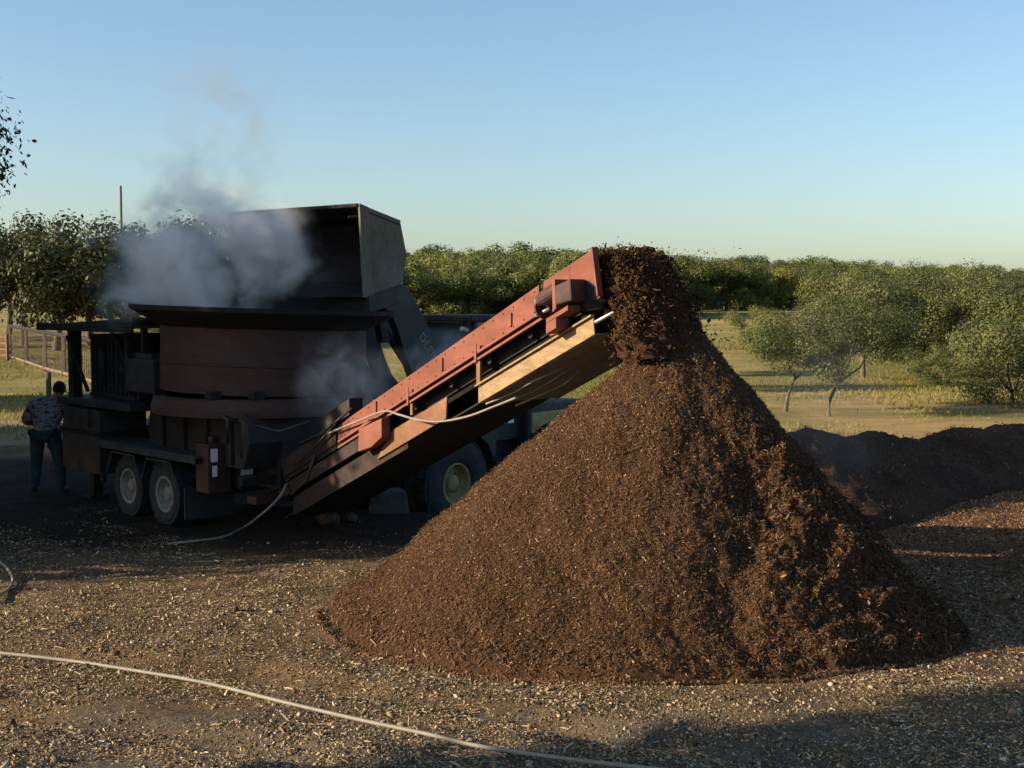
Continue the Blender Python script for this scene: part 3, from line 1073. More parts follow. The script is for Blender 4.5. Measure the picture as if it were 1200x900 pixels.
# uprights and bracket
b = MB()
b.box(5.11, 5.17, YN - .04, YN - .004, zt(5.14) - .655, zt(5.14) - .392)
b.build('upright', M['tan'], conv, bevel=.004)
b = MB()
b.box(3.99, 4.03, YN - .04, YN - .004, zt(4.0) - .52, zt(4.0) - .392)
b.build('upright', M['tan'], conv, bevel=.004)
b = MB()
b.prism([(3.18, zt(3.18) - .36), (3.62, zt(3.62) - .40), (3.62, zt(3.62) - .62), (3.42, zt(3.42) - .66), (3.16, zt(3.16) - .62)], YN - .16, YN - .034, 'y')
b.build('bracket', M['salmon'], conv, bevel=.01)
# belly pan
b = MB()
b.add([(5.14, YN, zt(5.14) - .84), (6.80, YN, zt(6.80) - .84), (6.80, YF, zt(6.80) - .84), (5.14, YF, zt(5.14) - .84),
       (5.14, YN, zt(5.14) - .82), (6.80, YN, zt(6.80) - .82), (6.80, YF, zt(6.80) - .82), (5.14, YF, zt(5.14) - .82)],
      [(0, 1, 2, 3), (7, 6, 5, 4), (0, 4, 5, 1), (1, 5, 6, 2), (2, 6, 7, 3), (3, 7, 4, 0)])
b.build('belly_pan', M['greysteel'], conv)
b = MB()
b.prism(cpoly(5.14, 6.80, .62, .86), YF, YF + .02, 'y')
b.build('lower_side_panel', M['yellow'], conv, bevel=.005)
b = MB()
b.prism(cpoly(1.3, 5.10, .80, .82), YN + .03, YF - .03, 'y')
b.build('belly_pan', M['black'], conv)
# belt
b = MB()
lp = [(1.2, zt(1.2) - .22), (6.62, zt(6.62) - .22)]
for k in range(7):
    a = math.pi / 2 - math.pi * k / 6
    lp.append((6.66 + .17 * math.cos(a), zt(6.66) - .40 + .17 * math.sin(a) + .0))
lp += [(6.55, zt(6.55) - .57), (1.2, zt(1.2) - .57)]
lo = [(t, z - .0) for t, z in lp]
b.prism(lo, YN + .15, YF - .10, 'y')
b.build('belt', M['belt'], conv)
b = MB()
b.tube([(6.66, YN - .03, zt(6.66) - .40), (6.66, YF + .03, zt(6.66) - .40)], .15, 20)
b.build('head_pulley', M['rubber'], conv, smooth=True)
# drive motor and gearbox on the near side of the head
dv = Vector((1, 0, .45)).normalized()
b = MB()
c0 = Vector((6.16, YN - .13, zt(6.16) - .23))
b.tube([c0, c0 + dv * .06, c0 + dv * .065, c0 + dv * .30], [.06, .06, .08, .08], 16)
b.tube([c0 + dv * .02 + Vector((0, 0, -.10)), c0 + dv * .04 + Vector((0, 0, -.10))], .09, 14)
mo = b.build('drive_motor', M['darkred'], conv, smooth=False, bevel=.006)
b = MB()
b.tube([c0 + dv * -.02, c0 + dv * .015], .055, 12)
b.tube([c0 + Vector((-.06, 0, -.14)), c0 + Vector((.14, 0, -.07))], [.02, .02], 8)
b.build('motor_cap', M['steel'], mo, smooth=True)
b = MB()
b.prism([(6.47, zt(6.47) - .22), (6.69, zt(6.69) - .25), (6.71, zt(6.71) - .47), (6.49, zt(6.49) - .42)], YN - .24, YN - .02, 'y')
b.build('gearbox', M['darkred'], conv, bevel=.02)
b = MB()
b.prism([(6.42, zt(6.42) - .15), (6.46, zt(6.46) - .15), (6.48, zt(6.48) - .44), (6.43, zt(6.43) - .46)], YN - .22, YN - .01, 'y')
b.prism(cpoly(6.32, 6.62, .47, .52), YN - .20, YN - .02, 'y')
b.prism(cpoly(6.32, 6.46, .52, .62), YN - .20, YN - .02, 'y')
b.build('motor_bracket', M['salmon'], conv, bevel=.006)
b = MB()
b.prism([(6.18, zt(6.18) - .40), (6.32, zt(6.32) - .42), (6.38, zt(6.38) - .63), (6.22, zt(6.22) - .60)], YN - .05, YN - .01, 'y')
b.build('support_plate', M['salmon'], conv, bevel=.006)
# discharge lip bar behind the stream
b = MB()
b.tube([(6.80, YN - .02, zt(6.8) - .72), (7.05, YN + .25, zt(6.8) - .52), (7.1, 0, zt(6.8) - .48)], .018, 8)
b.build('lip_bar', M['steel'], conv, smooth=True)
# hose slung along the conveyor
b = MB()


def spline(pts, k=10):
    P = [Vector(p) for p in pts]
    P = [P[0] * 2 - P[1]] + P + [P[-1] * 2 - P[-2]]
    outp = []
    for i in range(1, len(P) - 2):
        for j in range(k):
            t = j / k
            a, b_, c, d = P[i - 1], P[i], P[i + 1], P[i + 2]
            outp.append(.5 * ((2 * b_) + (c - a) * t + (2 * a - 5 * b_ + 4 * c - d) * t * t + (3 * b_ - a - 3 * c + d) * t ** 3))
    outp.append(P[-2])
    return outp


hp = [gl(382, 509, -.62), gl(418, 494, -.64), gl(450, 482, -.74), gl(468, 486, -.74), (gl(490, 492, -.74)), gl(515, 494, -.68), gl(548, 488, -.64), gl(580, 476, -.60), gl(605, 466, -.56)]
b.tube(spline(hp), .013, 8)
b.build('slung_hose', M['hose'], conv, smooth=True)
b = MB()
for (k, r_) in ((0, .012), (1, .010), (2, .012)):
    pts = [(5.2 + .1 * k, YN + .02 + .12 * k, zt(5.2) - .87 - .01 * k), (5.5 + .1 * k, YN + .12 + .14 * k, zt(5.5) - .88), (5.8 + .1 * k, YN + .10 + .16 * k, zt(5.8) - .89), (6.1, YN + .25 + .14 * k, zt(6.1) - .87)]
    b.tube(spline(pts), r_, 8)
b.build('hose_bundle', M['hose'], conv, smooth=True)

# ------------------------------------------------------------------ falling stream
sc_n = 340
V, F = [], []
core_c = []
n = 0
sb = MB()
rs = random.Random(5)
HEADL = []
for i in range(3600):
    u = rs.random()
    yl = rs.uniform(-.44, .30 + .22 * u)
    tl = 6.70 + .44 * u ** .8 + max(-.2, min(.2, rs.gauss(0, .085))) * (1 + .6 * u)
    z0 = zt(6.70) - .02 - .92 * u * u - .06 * u + rs.uniform(-.16, .07) * math.cos(yl * 2.4)
    yl = yl * (1 + .10 * u)
    s_ = rs.uniform(.008, .030)
    c = Vector((tl, yl, z0))
    HEADL.append(c)
    # lumpy clod: a deformed octahedron
    rots = Matrix.Rotation(rs.uniform(0, 6.28), 3, Vector((rs.gauss(0, 1), rs.gauss(0, 1), rs.gauss(0, 1))).normalized())
    ax = [Vector((1, 0, 0)), Vector((-1, 0, 0)), Vector((0, 1, 0)), Vector((0, -1, 0)), Vector((0, 0, 1)), Vector((0, 0, -1))]
    pv = [c + rots @ (a * s_ * rs.uniform(.5, 1.5)) for a in ax]
    sb.add(pv, [(0, 2, 4), (2, 1, 4), (1, 3, 4), (3, 0, 4), (2, 0, 5), (1, 2, 5), (3, 1, 5), (0, 3, 5)])
# solid heart of the stream
nu, nv = 46, 40
hv = []
for i in range(nu):
    u = i / (nu - 1)
    for k in range(nv):
        a = 2 * math.pi * k / nv
        tl = 6.66 + .44 * u ** .8 + math.cos(a) * (.15 + .17 * u)
        yl = .04 + math.sin(a) * (.44 + .06 * u) * (0.3 + .7 * min(1, u * 8 + .35))
        z0 = zt(6.70) - .07 - .90 * u * u - .05 * u + math.cos(a) * .12 * (1 - u) - .16 * (1 - u) * math.sin(a) ** 2
        v = Vector((tl * 5, yl * 5, z0 * 5))
        d = mnoise.noise(v) * .08 + mnoise.noise(v * 2.7) * .05 + mnoise.noise(v * 6) * .045
        hv.append((tl + math.cos(a) * d, yl + math.sin(a) * d, z0 + d * .7))
hf = [(i * nv + k, i * nv + (k + 1) % nv, (i + 1) * nv + (k + 1) % nv, (i + 1) * nv + k) for i in range(nu - 1) for k in range(nv)]
hf.append(tuple(range(nv)))
sb.add(hv, hf)
st = sb.build('falling_mulch', M['streammulch'], None, fix=True)
st.matrix_world = GMAT
tag(st, 'dark clumped mulch pouring off the conveyor head onto the cone', 'falling mulch', kind='stuff')
HC = np.array([tuple(h) for h in HEADL])
P = np.concatenate([HC + RNG.normal(0, .035, HC.shape) for _ in range(6)])
st_n = 900
P = np.concatenate([P, np.stack([RNG.normal(7.12, .26, st_n), RNG.uniform(-.5, .75, st_n), RNG.uniform(zt(6.7) - .95, zt(6.7) + .05, st_n)], 1)])
Vs, Fs, Ts = chip_strips(P, rand_dirs(len(P), RNG), .022, .009, RNG, 1.0, 1.2)
o = np_mesh('mulch_shreds', Vs, Fs, M['mulchchips'], Ts * .9, st)
o['kind'] = 'stuff'

# ------------------------------------------------------------------ loader
LH = Vector((-.62, -.785)).normalized()
LROT = math.atan2(LH.y, LH.x)
LC = Vector((-1.74, 20.1, -.5))
ld = thing('wheel_loader', 'dark wheel loader tipping its raised bucket over the tub', 'wheel loader', LC, LROT)
LMAT = Matrix.Translation(LC) @ Matrix.Rotation(LROT, 4, 'Z')
LINV = LMAT.inverted()
ZO = .5   # local height = world height + .5


def ll(px, py, y_local):
    a = LINV @ Vector((0, 0, CAM_H))
    b_ = LINV @ at(px, py, 10)
    t = (y_local - a.y) / (b_.y - a.y)
    return a + (b_ - a) * t


for (x, s) in ((0, 1), (0, -1), (-2.75, 1), (-2.75, -1)):
    wheel(ld, x, s * .95, .71, .46, .31, M['tyre'], M['yellowrim'], s, dish=.12)
b = MB()
b.box(-.9, .45, -.42, .42, .45, 1.35)
b.box(-3.6, -1.15, -.5, .5, .5, 1.2)
b.tube([(0, -.8, .71), (0, .8, .71)], .14, 12)
b.tube([(-2.75, -.8, .71), (-2.75, .8, .71)], .14, 12)
b.tube([(-1.05, 0, .5), (-1.05, 0, 1.3)], .16, 12)
b.prism([(-.7, 1.3), (-.2, 1.3), (-.35, 2.15), (-.65, 2.15)], -.62, -.50, 'y')
b.prism([(-.7, 1.3), (-.2, 1.3), (-.35, 2.15), (-.65, 2.15)], .28, .40, 'y')
b.build('chassis', M['loader'], ld, bevel=.02)
b = MB()
b.prism([(-4.1, 1.0), (-2.15, 1.0), (-2.15, 1.86), (-3.95, 1.76)], -.62, .86, 'y')
hood = b.build('engine_hood', M['loader'], ld, bevel=.05)
b = MB()
p = ll(586, 495, .864)
q = ll(600, 495, .864)
zz = p.z
xa = (p.x + q.x) / 2
for k in range(2):
    b = MB()
    xx0 = p.x - .02 - k * .20
    b.box(xx0 - .14, xx0, .863, .866, zz - .03, zz + .03)
    b.build('hood_lettering', M['sticker'], hood)
b = MB()
p = ll(624, 484, .90)
b.box(p.x - .9, p.x, .70, .90, p.z - .35, p.z)
b.build('rear_panel', M['yellowrim'], ld, bevel=.02)
b = MB()
for s in (1, -1):
    pts = [(.62, 1.30), (.35, 1.52), (-.35, 1.55), (-.72, 1.30), (-.85, 1.05)]
    pin = [(x * .97, z - .05) for x, z in pts]
    b.prism(pts + pin[::-1], s * .62 if s > 0 else -1.2, 1.2 if s > 0 else -.62, 'y')
b.build('fender', M['loader'], ld, bevel=.01)
b = MB()
b.prism([(-1.15, 1.0), (-.82, 1.05), (-.86, 1.5), (-1.2, 1.6)], .5, .98, 'y')
b.box(-1.75, -1.2, .5, .95, .55, .62)
b.box(-1.75, -1.2, .5, .95, .85, .92)
b.build('cab_step', M['loader'], ld, bevel=.01)
# cab
b = MB()
X0, X1, Y0, Y1 = -2.35, -.98, -.68, .68
for (x, y) in ((X0, Y0), (X0, Y1 - .08), (X1 - .08, Y0), (X1 - .08, Y1 - .08)):
    b.box(x, x + .08, y, y + .08, 1.3, 3.16)
b.box(X0, X1, Y0, Y1, 1.2, 1.75)
cab = b.build('cab', M['loader'], ld, bevel=.012)
b = MB()
b.box(X0 - .08, X1 + .14, Y0 - .06, Y1 + .06, 3.16, 3.27)
b.build('cab_roof', M['dullgrey'], cab, bevel=.03)
b = MB()
b.box(X1 - .05, X1 - .035, Y0 + .09, Y1 - .09, 1.76, 3.15)
b.build('windscreen', M['glass'], cab)
b = MB()
b.box(X0 + .09, X1 - .09, Y1 - .05, Y1 - .035, 1.76, 3.15)
b.build('side_window', M['glass'], cab)
b = MB()
b.box(X0 + .09, X1 - .09, Y0 + .035, Y0 + .05, 1.76, 3.15)
b.build('side_window', M['glass'], cab)
b = MB()
for s in (Y0 - .02, Y1 - .12):
    b = MB()
    b.tube([(X1 + .10, s + .05, 3.04), (X1 + .20, s + .05, 3.02)], [.04, .075], 12)
    b.build('work_lamp', M['steel'], cab, smooth=True)
b = MB()
b.box(-1.75, -1.65, -.25, .25, 1.75, 2.35)
b.box(-1.75, -1.3, -.25, .25, 1.75, 1.9)
b.build('seat', M['rubber'], cab, bevel=.04)
# arms
prof = [(1.12, 3.02), (1.02, 3.16), (.86, 3.22), (.70, 3.25), (.55, 3.20), (.36, 2.98), (.16, 2.70), (.0, 2.40), (-.12, 2.12), (-.30, 1.80), (-.62, 1.52), (-.55, 1.28), (-.28, 1.28),
        (.20, 1.50), (.42, 1.80), (.58, 2.12), (.70, 2.40), (.80, 2.62), (.90, 2.78), (1.02, 2.86)]
prof = [(x, z + ZO) for x, z in prof]


def bent_plate(prof, y0, y1):
    """arm side plate as a strip of quads between its back edge and its belly edge"""
    top, bot = prof[:10], prof[10:][::-1]
    b = MB()
    n = len(top)
    V = []
    for (x, z) in top:
        V += [(x, y0, z), (x, y1, z)]
    for (x, z) in bot:
        V += [(x, y0, z), (x, y1, z)]
    F = []
    o = 2 * n
    for i in range(n - 1):
        a, c = 2 * i, 2 * (i + 1)
        F += [(a, a + 1, c + 1, c), (o + a, o + c, o + c + 1, o + a + 1), (a, c, o + c, o + a), (a + 1, o + a + 1, o + c + 1, c + 1)]
    F += [(0, o, o + 1, 1), (2 * n - 2, 2 * n - 1, o + 2 * n - 1, o + 2 * n - 2)]
    b.add(V, F)
    return b


arm = bent_plate(prof, .52, .66).build('lift_arm', M['loader'], ld, bevel=.012)
arm2 = bent_plate(prof, -.62, -.48).build('lift_arm', M['loader'], ld, bevel=.012)
b = MB()
b.tube([(.66, -.5, 2.95 + ZO), (.66, .55, 2.95 + ZO)], .09, 14)
b.build('cross_tube', M['loader'], ld, smooth=True)
for y in (-.42, .46):
    b = MB()
    b.tube([(-.25, y, .9 + ZO), (.28, y, 1.85 + ZO)], .065, 12)
    cy = b.build('lift_cylinder', M['loader'], ld, smooth=True)
    b = MB()
    b.tube([(.28, y, 1.85 + ZO), (.42, y, 2.12 + ZO)], .035, 10)
    b.build('cylinder_rod', M['steel'], cy, smooth=True)
b = MB()
b.tube([(-.35, 0, 1.75 + ZO), (.35, 0, 2.55 + ZO)], .07, 12)
b.prism([(.30, 2.35 + ZO), (.48, 2.35 + ZO), (.62, 3.0 + ZO), (.45, 3.25 + ZO), (.30, 3.0 + ZO)], -.06, .06, 'y')
b.tube([(.5, 0, 3.15 + ZO), (1.25, 0, 3.45 + ZO)], .05, 10)
b.build('tilt_linkage', M['loader'], ld, bevel=.008)
# lettering on the near arm
tcu = bpy.data.curves.new('arm_lettering', 'FONT')
tcu.body = 'DEERE'
tcu.size = .19
tcu.extrude = .002
tcu.align_x = 'LEFT'
tcu.align_y = 'CENTER'
tcu.space_character = 1.15
to = bpy.data.objects.new('tmp_text', tcu)
COL.objects.link(to)
bpy.context.view_layer.update()
dg = bpy.context.evaluated_depsgraph_get()
tme = bpy.data.meshes.new_from_object(to.evaluated_get(dg))
bpy.data.objects.remove(to)
tme.materials.clear()
tme.materials.append(M['palerim'])
lo_ = bpy.data.objects.new('arm_lettering', tme)
COL.objects.link(lo_)
lo_.parent = arm
p, q = ll(493, 392, .664), ll(509, 420, .664)
dx = (q - p).normalized()
yv = Vector((0, 1, 0))
up_ = yv.cross(dx)
lo_.matrix_local = Matrix(((dx.x, up_.x, yv.x, p.x), (dx.y, up_.y, yv.y, .664), (dx.z, up_.z, yv.z, p.z), (0, 0, 0, 1)))

# bucket: profile (x from axle, z world)
bk = [(2.26, 4.30), (1.45, 4.12), (1.32, 3.65), (1.40, 3.24), (2.18, 3.04)]
bk = [(x, z + ZO) for x, z in bk]
BW = 1.33
b = MB()
th_ = .03
prof_o = bk
cx_, cz_ = 1.8, 3.7 + ZO
prof_i = [(2.26, 4.27 + ZO), (1.49, 4.09 + ZO), (1.36, 3.65 + ZO), (1.43, 3.27 + ZO), (2.18, 3.07 + ZO)]
b.prism(prof_o + prof_i[::-1], -BW, BW, 'y')
b.tube([(2.26, -BW, 4.285 + ZO), (2.26, BW, 4.285 + ZO)], .028, 8)
b.box(2.0, 2.06, -BW, BW - .05, 2.72 + ZO, 3.06 + ZO)
bkt = b.build('bucket', M['bucketin'], ld)
for s in (-1, 1):
    b = MB()
    y0, y1 = (BW + .001, BW + .028) if s > 0 else (-BW - .028, -BW - .001)
    b.prism(bk, y0, y1, 'y')
    ya, yb = (BW + .029, BW + .05) if s > 0 else (-BW - .05, -BW - .029)
    b.prism([(2.27, 4.31 + ZO), (2.10, 4.27 + ZO), (2.02, 3.07 + ZO), (2.19, 3.03 + ZO)], ya, yb, 'y')
    b.prism([(2.10, 4.265 + ZO), (1.46, 4.12 + ZO), (1.47, 4.06 + ZO), (2.10, 4.20 + ZO)], ya, yb, 'y')
    b.build('bucket_side', M['bucket'], bkt, bevel=.006)
b = MB()
for k in range(6):
    y0 = BW - .12 - k * .075
    b.prism([(y0, 4.215 + ZO), (y0 - .05, 4.215 + ZO), (y0 - .065, 4.155 + ZO), (y0 - .015, 4.155 + ZO)], 1.9, 1.905, 'x')
b.build('bucket_marking', M['palerim'], bkt)
b = MB()
b.box(2.0, 2.26, BW - .9, BW - .02, 4.14 + ZO, 4.262 + ZO)
b2 = MB()
b2.prism([(1.15, 2.95 + ZO), (1.42, 3.25 + ZO), (1.40, 3.55 + ZO), (1.25, 3.5 + ZO), (.98, 3.05 + ZO)], .50, .68, 'y')
b2.prism([(1.15, 2.95 + ZO), (1.42, 3.25 + ZO), (1.40, 3.55 + ZO), (1.25, 3.5 + ZO), (.98, 3.05 + ZO)], -.64, -.46, 'y')
b2.prism([(1.05, 2.98 + ZO), (1.75, 2.80 + ZO), (1.95, 2.98 + ZO), (1.42, 3.20 + ZO)], .50, 1.0, 'y')
b2.build('bucket_hinge', M['loader'], bkt, bevel=.01)

# ------------------------------------------------------------------ hoses on the ground
def ground_hose(name, pix, r, label, mat, lift=0.0):
    pts = []
    for (px, py, z) in pix:
        d = at(px, py, 10) - Vector((0, 0, CAM_H))
        t = (z - CAM_H) / d.z
        p = Vector((0, 0, CAM_H)) + d * t
        g_ = gz(p.x, p.y)
        p.z = max(z, g_ + r)
        pts.append(p)
    b = MB()
    sp = spline(pts, 12)
    for p in sp:
        p.z = max(p.z, gz(p.x, p.y) + r * .8)
    b.tube(sp, r, 8)
    o = b.build(name, mat, None, smooth=True)
    tag(o, label, 'hose')
    return o


ground_hose('hose', [(-60, 759, .03), (0, 765, .03), (80, 774, .03), (160, 786, .03), (240, 800, .03), (330, 822, .03), (420, 843, .03), (500, 860, .03), (560, 874, .03), (640, 886, .03), (720, 896, .03), (800, 905, .02)],
            .015, 'long pale hose lying across the foreground dirt at the bottom left', M['hose'])
ground_hose('hose', [(-14, 640, .03), (0, 658, .03), (10, 668, .05), (15, 680, .05), (8, 692, .03), (-12, 702, .03)],
            .016, 'short bight of pale hose poking in at the left edge', M['hose'])
pts = [GMAT @ gl(336, 567, -.6), GMAT @ gl(328, 582, -.75), GMAT @ gl(310, 600, -.95)]
b = MB()
w = [Vector(p) for p in pts]
for (px, py) in ((288, 616), (262, 628), (232, 634), (196, 636)):
    d = at(px, py, 10) - Vector((0, 0, CAM_H))
    z = .03
    p = Vector((0, 0, CAM_H)) + d * ((z - CAM_H) / d.z)
    p.z = gz(p.x, p.y) + .02
    if px == 288:
        p = (w[-1] + p) * .5 * 0 + p
    w.append(p)
b.tube(spline(w), .016, 8)
o = b.build('hose', M['hose'], None, smooth=True)
tag(o, 'pale hose curving down from the conveyor foot to the ground', 'hose')

# block and clods under the conveyor
b = MB()
b.prism([(-.26, 0), (.26, 0), (.22, .34), (-.2, .34)], -.2, .2, 'y')
o = b.build('concrete_block', M['concrete'], None, bevel=.02)
o.location = (-1.75, 18.0, gz(-1.75, 18.0) - .02)
o.rotation_euler = (0, 0, .3)
tag(o, 'grey block standing in the dark beneath the conveyor', 'block')


def clod(x, y, s, seed, label):
    b = MB()
    nu_, nv_ = 14, 20
    V, F = [], []
    for i in range(nu_ + 1):
        for k in range(nv_):
            a, c = math.pi * i / nu_, 2 * math.pi * k / nv_
            d = Vector((math.sin(a) * math.cos(c), math.sin(a) * math.sin(c), math.cos(a) * .7))
            V.append(d * s * (1 + .35 * mnoise.noise(d * 2 + Vector((seed, 0, 0))) + .15 * mnoise.noise(d * 6 + Vector((seed, 0, 0)))))
    for i in range(nu_):
        for k in range(nv_):
            F.append((i * nv_ + k, i * nv_ + (k + 1) % nv_, (i + 1) * nv_ + (k + 1) % nv_, (i + 1) * nv_ + k))
    b.add(V, F)
    o = b.build('log_chunk', M['clod'], None, smooth=True)
    o.location = (x, y, gz(x, y) + s * .45)
    tag(o, label, 'log chunk')


p = at(383, 606, 17.0)
clod(-2.46, 17.0, .15, 1.0, 'larger brown wood chunk on the ground below the conveyor')
clod(-2.2, 17.15, .10, 4.0, 'smaller brown wood chunk just right of the larger one')

# ------------------------------------------------------------------ worker
def skin_obj(name, verts, edges, radii, mat, parent, sub=2, root=0):
    me = bpy.data.meshes.new(name)
    me.from_pydata([tuple(v) for v in verts], edges, [])
    o = bpy.data.objects.new(name + '_tmp', me)
    COL.objects.link(o)
    o.modifiers.new('skin', 'SKIN')
    for i, r_ in enumerate(radii):
        sv = me.skin_vertices[0].data[i]
        sv.radius = (r_, r_) if not isinstance(r_, tuple) else r_
        sv.use_root = (i == root)
    s = o.modifiers.new('sub', 'SUBSURF')
    s.levels = s.render_levels = sub
    bpy.context.view_layer.update()
    dg = bpy.context.evaluated_depsgraph_get()
    m2 = bpy.data.meshes.new_from_object(o.evaluated_get(dg))
    bpy.data.objects.remove(o)
    m2.name = name
    m2.materials.clear()
    m2.materials.append(mat)
    for p_ in m2.polygons:
        p_.use_smooth = True
    if parent == 'mesh':
        return m2
    r2 = bpy.data.objects.new(name, m2)
    COL.objects.link(r2)
    r2.parent = parent
    return r2


WP = (-7.22, 19.7)
wk = thing('person', 'worker in grey camouflage shirt and dark jeans leaning on the machine', 'person', (WP[0], WP[1], gz(*WP)), R(0))
wk.scale = (1.12, 1.06, 1.0)
# local: x right, y forward (away from the camera), z up
J = {
    'pel': (0, 0, .95), 'sp1': (0.01, .02, 1.08), 'ch': (.03, .09, 1.27), 'nb': (.06, .17, 1.42), 'nk': (.08, .22, 1.48), 'hb': (.10, .26, 1.52),
    'sl': (-.19, .12, 1.37), 'sr': (.24, .15, 1.37), 'el': (-.32, .12, 1.10), 'er': (.43, .28, 1.16), 'wl': (-.14, .36, 1.06), 'wr': (.62, .46, 1.20),
    'hl': (-.10, 0, .91), 'hr': (.11, 0, .91), 'kl': (-.14, .04, .50), 'kr': (.18, .05, .50), 'al': (-.16, -.02, .10), 'ar': (.22, -.02, .10),
    'tl': (-.18, .15, .05), 'tr': (.25, .15, .05)}
K = list(J)
ed = [('pel', 'sp1'), ('sp1', 'ch'), ('ch', 'nb'), ('nb', 'nk'), ('nk', 'hb'), ('ch', 'sl'), ('ch', 'sr'), ('sl', 'el'), ('el', 'wl'), ('sr', 'er'), ('er', 'wr'),
      ('pel', 'hl'), ('pel', 'hr'), ('hl', 'kl'), ('kl', 'al'), ('al', 'tl'), ('hr', 'kr'), ('kr', 'ar'), ('ar', 'tr')]
rad = {'pel': .13, 'sp1': .13, 'ch': .145, 'nb': .075, 'nk': .055, 'hb': .055, 'sl': .07, 'sr': .07, 'el': .045, 'er': .045, 'wl': .03, 'wr': .03,
       'hl': .095, 'hr': .095, 'kl': .062, 'kr': .062, 'al': .04, 'ar': .04, 'tl': .035, 'tr': .035}
body_me = skin_obj('body', [J[k] for k in K], [(K.index(a), K.index(c)) for a, c in ed], [rad[k] * .92 for k in K], M['skin'], 'mesh')
parts = [body_me]


def hand(w, fwd, side, up):
    fwd, side, up = Vector(fwd).normalized(), Vector(side).normalized(), Vector(up).normalized()
    w = Vector(w)
    verts, edges, rad_ = [w - fwd * .02, w + fwd * .04, w + fwd * .085], [(0, 1), (1, 2)], [(.026), (.032), (.030)]
    ms = [skin_obj('hand', verts, edges, rad_, M['skin'], 'mesh', 1)]
    for i, (off, ln) in enumerate(((.030, .070), (.010, .080), (-.010, .075), (-.030, .060))):
        a = w + fwd * .075 + side * off
        p1 = a + fwd * ln * .45 - up * .006
        p2 = p1 + fwd * ln * .3 - up * ln * .25
        p3 = p2 + fwd * ln * .12 - up * ln * .28
        ms.append(skin_obj('hand', [a, p1, p2, p3], [(0, 1), (1, 2), (2, 3)], [.0095, .009, .0085, .0075], M['skin'], 'mesh', 1))
    a = w + fwd * .03 + side * .03
    ms.append(skin_obj('hand', [a, a + fwd * .025 + side * .03 - up * .01, a + fwd * .06 + side * .04 - up * .02], [(0, 1), (1, 2)], [.012, .011, .009], M['skin'], 'mesh', 1))
    return ms


parts += hand(J['wl'], (.5, .75, -.15), (1, -.4, 0), (0, 0, 1))
parts += hand(J['wr'], (.6, .75, -.1), (-1, .5, 0), (0, 0, 1))
# head with face
HCn = Vector((.115, .30, 1.60))
hb = MB()
nu_, nv_ = 24, 32
V, F = [], []
for i in range(nu_ + 1):
    for k in range(nv_):
        a, c = math.pi * i / nu_, 2 * math.pi * k / nv_
        d = Vector((math.sin(a) * math.cos(c), math.sin(a) * math.sin(c), math.cos(a)))
        r_ = Vector((.078, .098, .118))
        p = Vector((d.x * r_.x, d.y * r_.y, d.z * r_.z))
        if d.z < -.2:
            p.x *= 1 + .35 * (d.z + .2)
            p.y += .012 * (-d.z)
        f_ = max(0, d.y)
        p.y += .028 * math.exp(-((d.x / .16) ** 2 + ((d.z + .12) / .22) ** 2)) * f_          # nose
        for ex in (-.38, .38):
            p.y -= .012 * math.exp(-(((d.x - ex) / .17) ** 2 + ((d.z - .10) / .12) ** 2)) * f_   # eye sockets
        p.y += .006 * math.exp(-((d.x / .3) ** 2 + ((d.z + .48) / .08) ** 2)) * f_           # lips
        V.append(HCn + p)
for i in range(nu_):
    for k in range(nv_):
        F.append((i * nv_ + k, i * nv_ + (k + 1) % nv_, (i + 1) * nv_ + (k + 1) % nv_, (i + 1) * nv_ + k))
hb.add(V, F)
for s in (-1, 1):
    hb.lathe([(.004, 0), (.030, .004), (.034, .014), (.02, .02), (.004, .018)], (HCn.x + s * .078 - .01, HCn.y - .005, HCn.z - .01), 'x', 12)
hm = bpy.data.meshes.new('head')
hm.from_pydata(hb.v, [], hb.f)
parts.append(hm)
import bmesh
bmj = bmesh.new()
for pm in parts:
    bmj.from_mesh(pm)
jm = bpy.data.meshes.new('body')
bmj.to_mesh(jm)
bmj.free()
for p_ in jm.polygons:
    p_.use_smooth = True
jm.materials.append(M['skin'])
bo = bpy.data.objects.new('body', jm)
COL.objects.link(bo)
bo.parent = wk
# hair
hb = MB()
V, F = [], []
for i in range(15):
    for k in range(32):
        a, c = (math.pi * .62) * i / 14, 2 * math.pi * k / 32
        lim = 1.0 if math.sin(c) < .35 else .72
        a *= lim
        d = Vector((math.sin(a) * math.cos(c), math.sin(a) * math.sin(c), math.cos(a)))
        j_ = 1 + .05 * mnoise.noise(d * 9)
        V.append(HCn + Vector((d.x * .088 * j_, d.y * .108 * j_, d.z * .128 * j_)))
for i in range(14):
    for k in range(32):
        F.append((i * 32 + k, i * 32 + (k + 1) % 32, (i + 1) * 32 + (k + 1) % 32, (i + 1) * 32 + k))
hb.add(V, F)
hb.build('hair', M['hair'], wk, smooth=True)
sk = ['hem', 'sp1', 'ch', 'nb', 'sl', 'sr', 'el', 'er', 'wl', 'wr', 'col']
J2 = dict(J)
J2['hem'] = (0, .0, .93)
J2['wl'] = tuple(Vector(J['el']).lerp(Vector(J['wl']), .9))
J2['wr'] = tuple(Vector(J['er']).lerp(Vector(J['wr']), .9))
J2['col'] = tuple(Vector(J['nb']).lerp(Vector(J['nk']), .4))
e2 = [('hem', 'sp1'), ('sp1', 'ch'), ('ch', 'nb'), ('nb', 'col'), ('ch', 'sl'), ('ch', 'sr'), ('sl', 'el'), ('el', 'wl'), ('sr', 'er'), ('er', 'wr')]
r2 = {'hem': (.175, .14), 'sp1': (.175, .145), 'ch': (.20, .16), 'nb': (.13, .10), 'sl': .10, 'sr': .10, 'el': .074, 'er': .074, 'wl': .052, 'wr': .052, 'col': .075}
skin_obj('shirt', [J2[k] for k in sk], [(sk.index(a), sk.index(c)) for a, c in e2], [r2[k] for k in sk], M['camo'], wk)
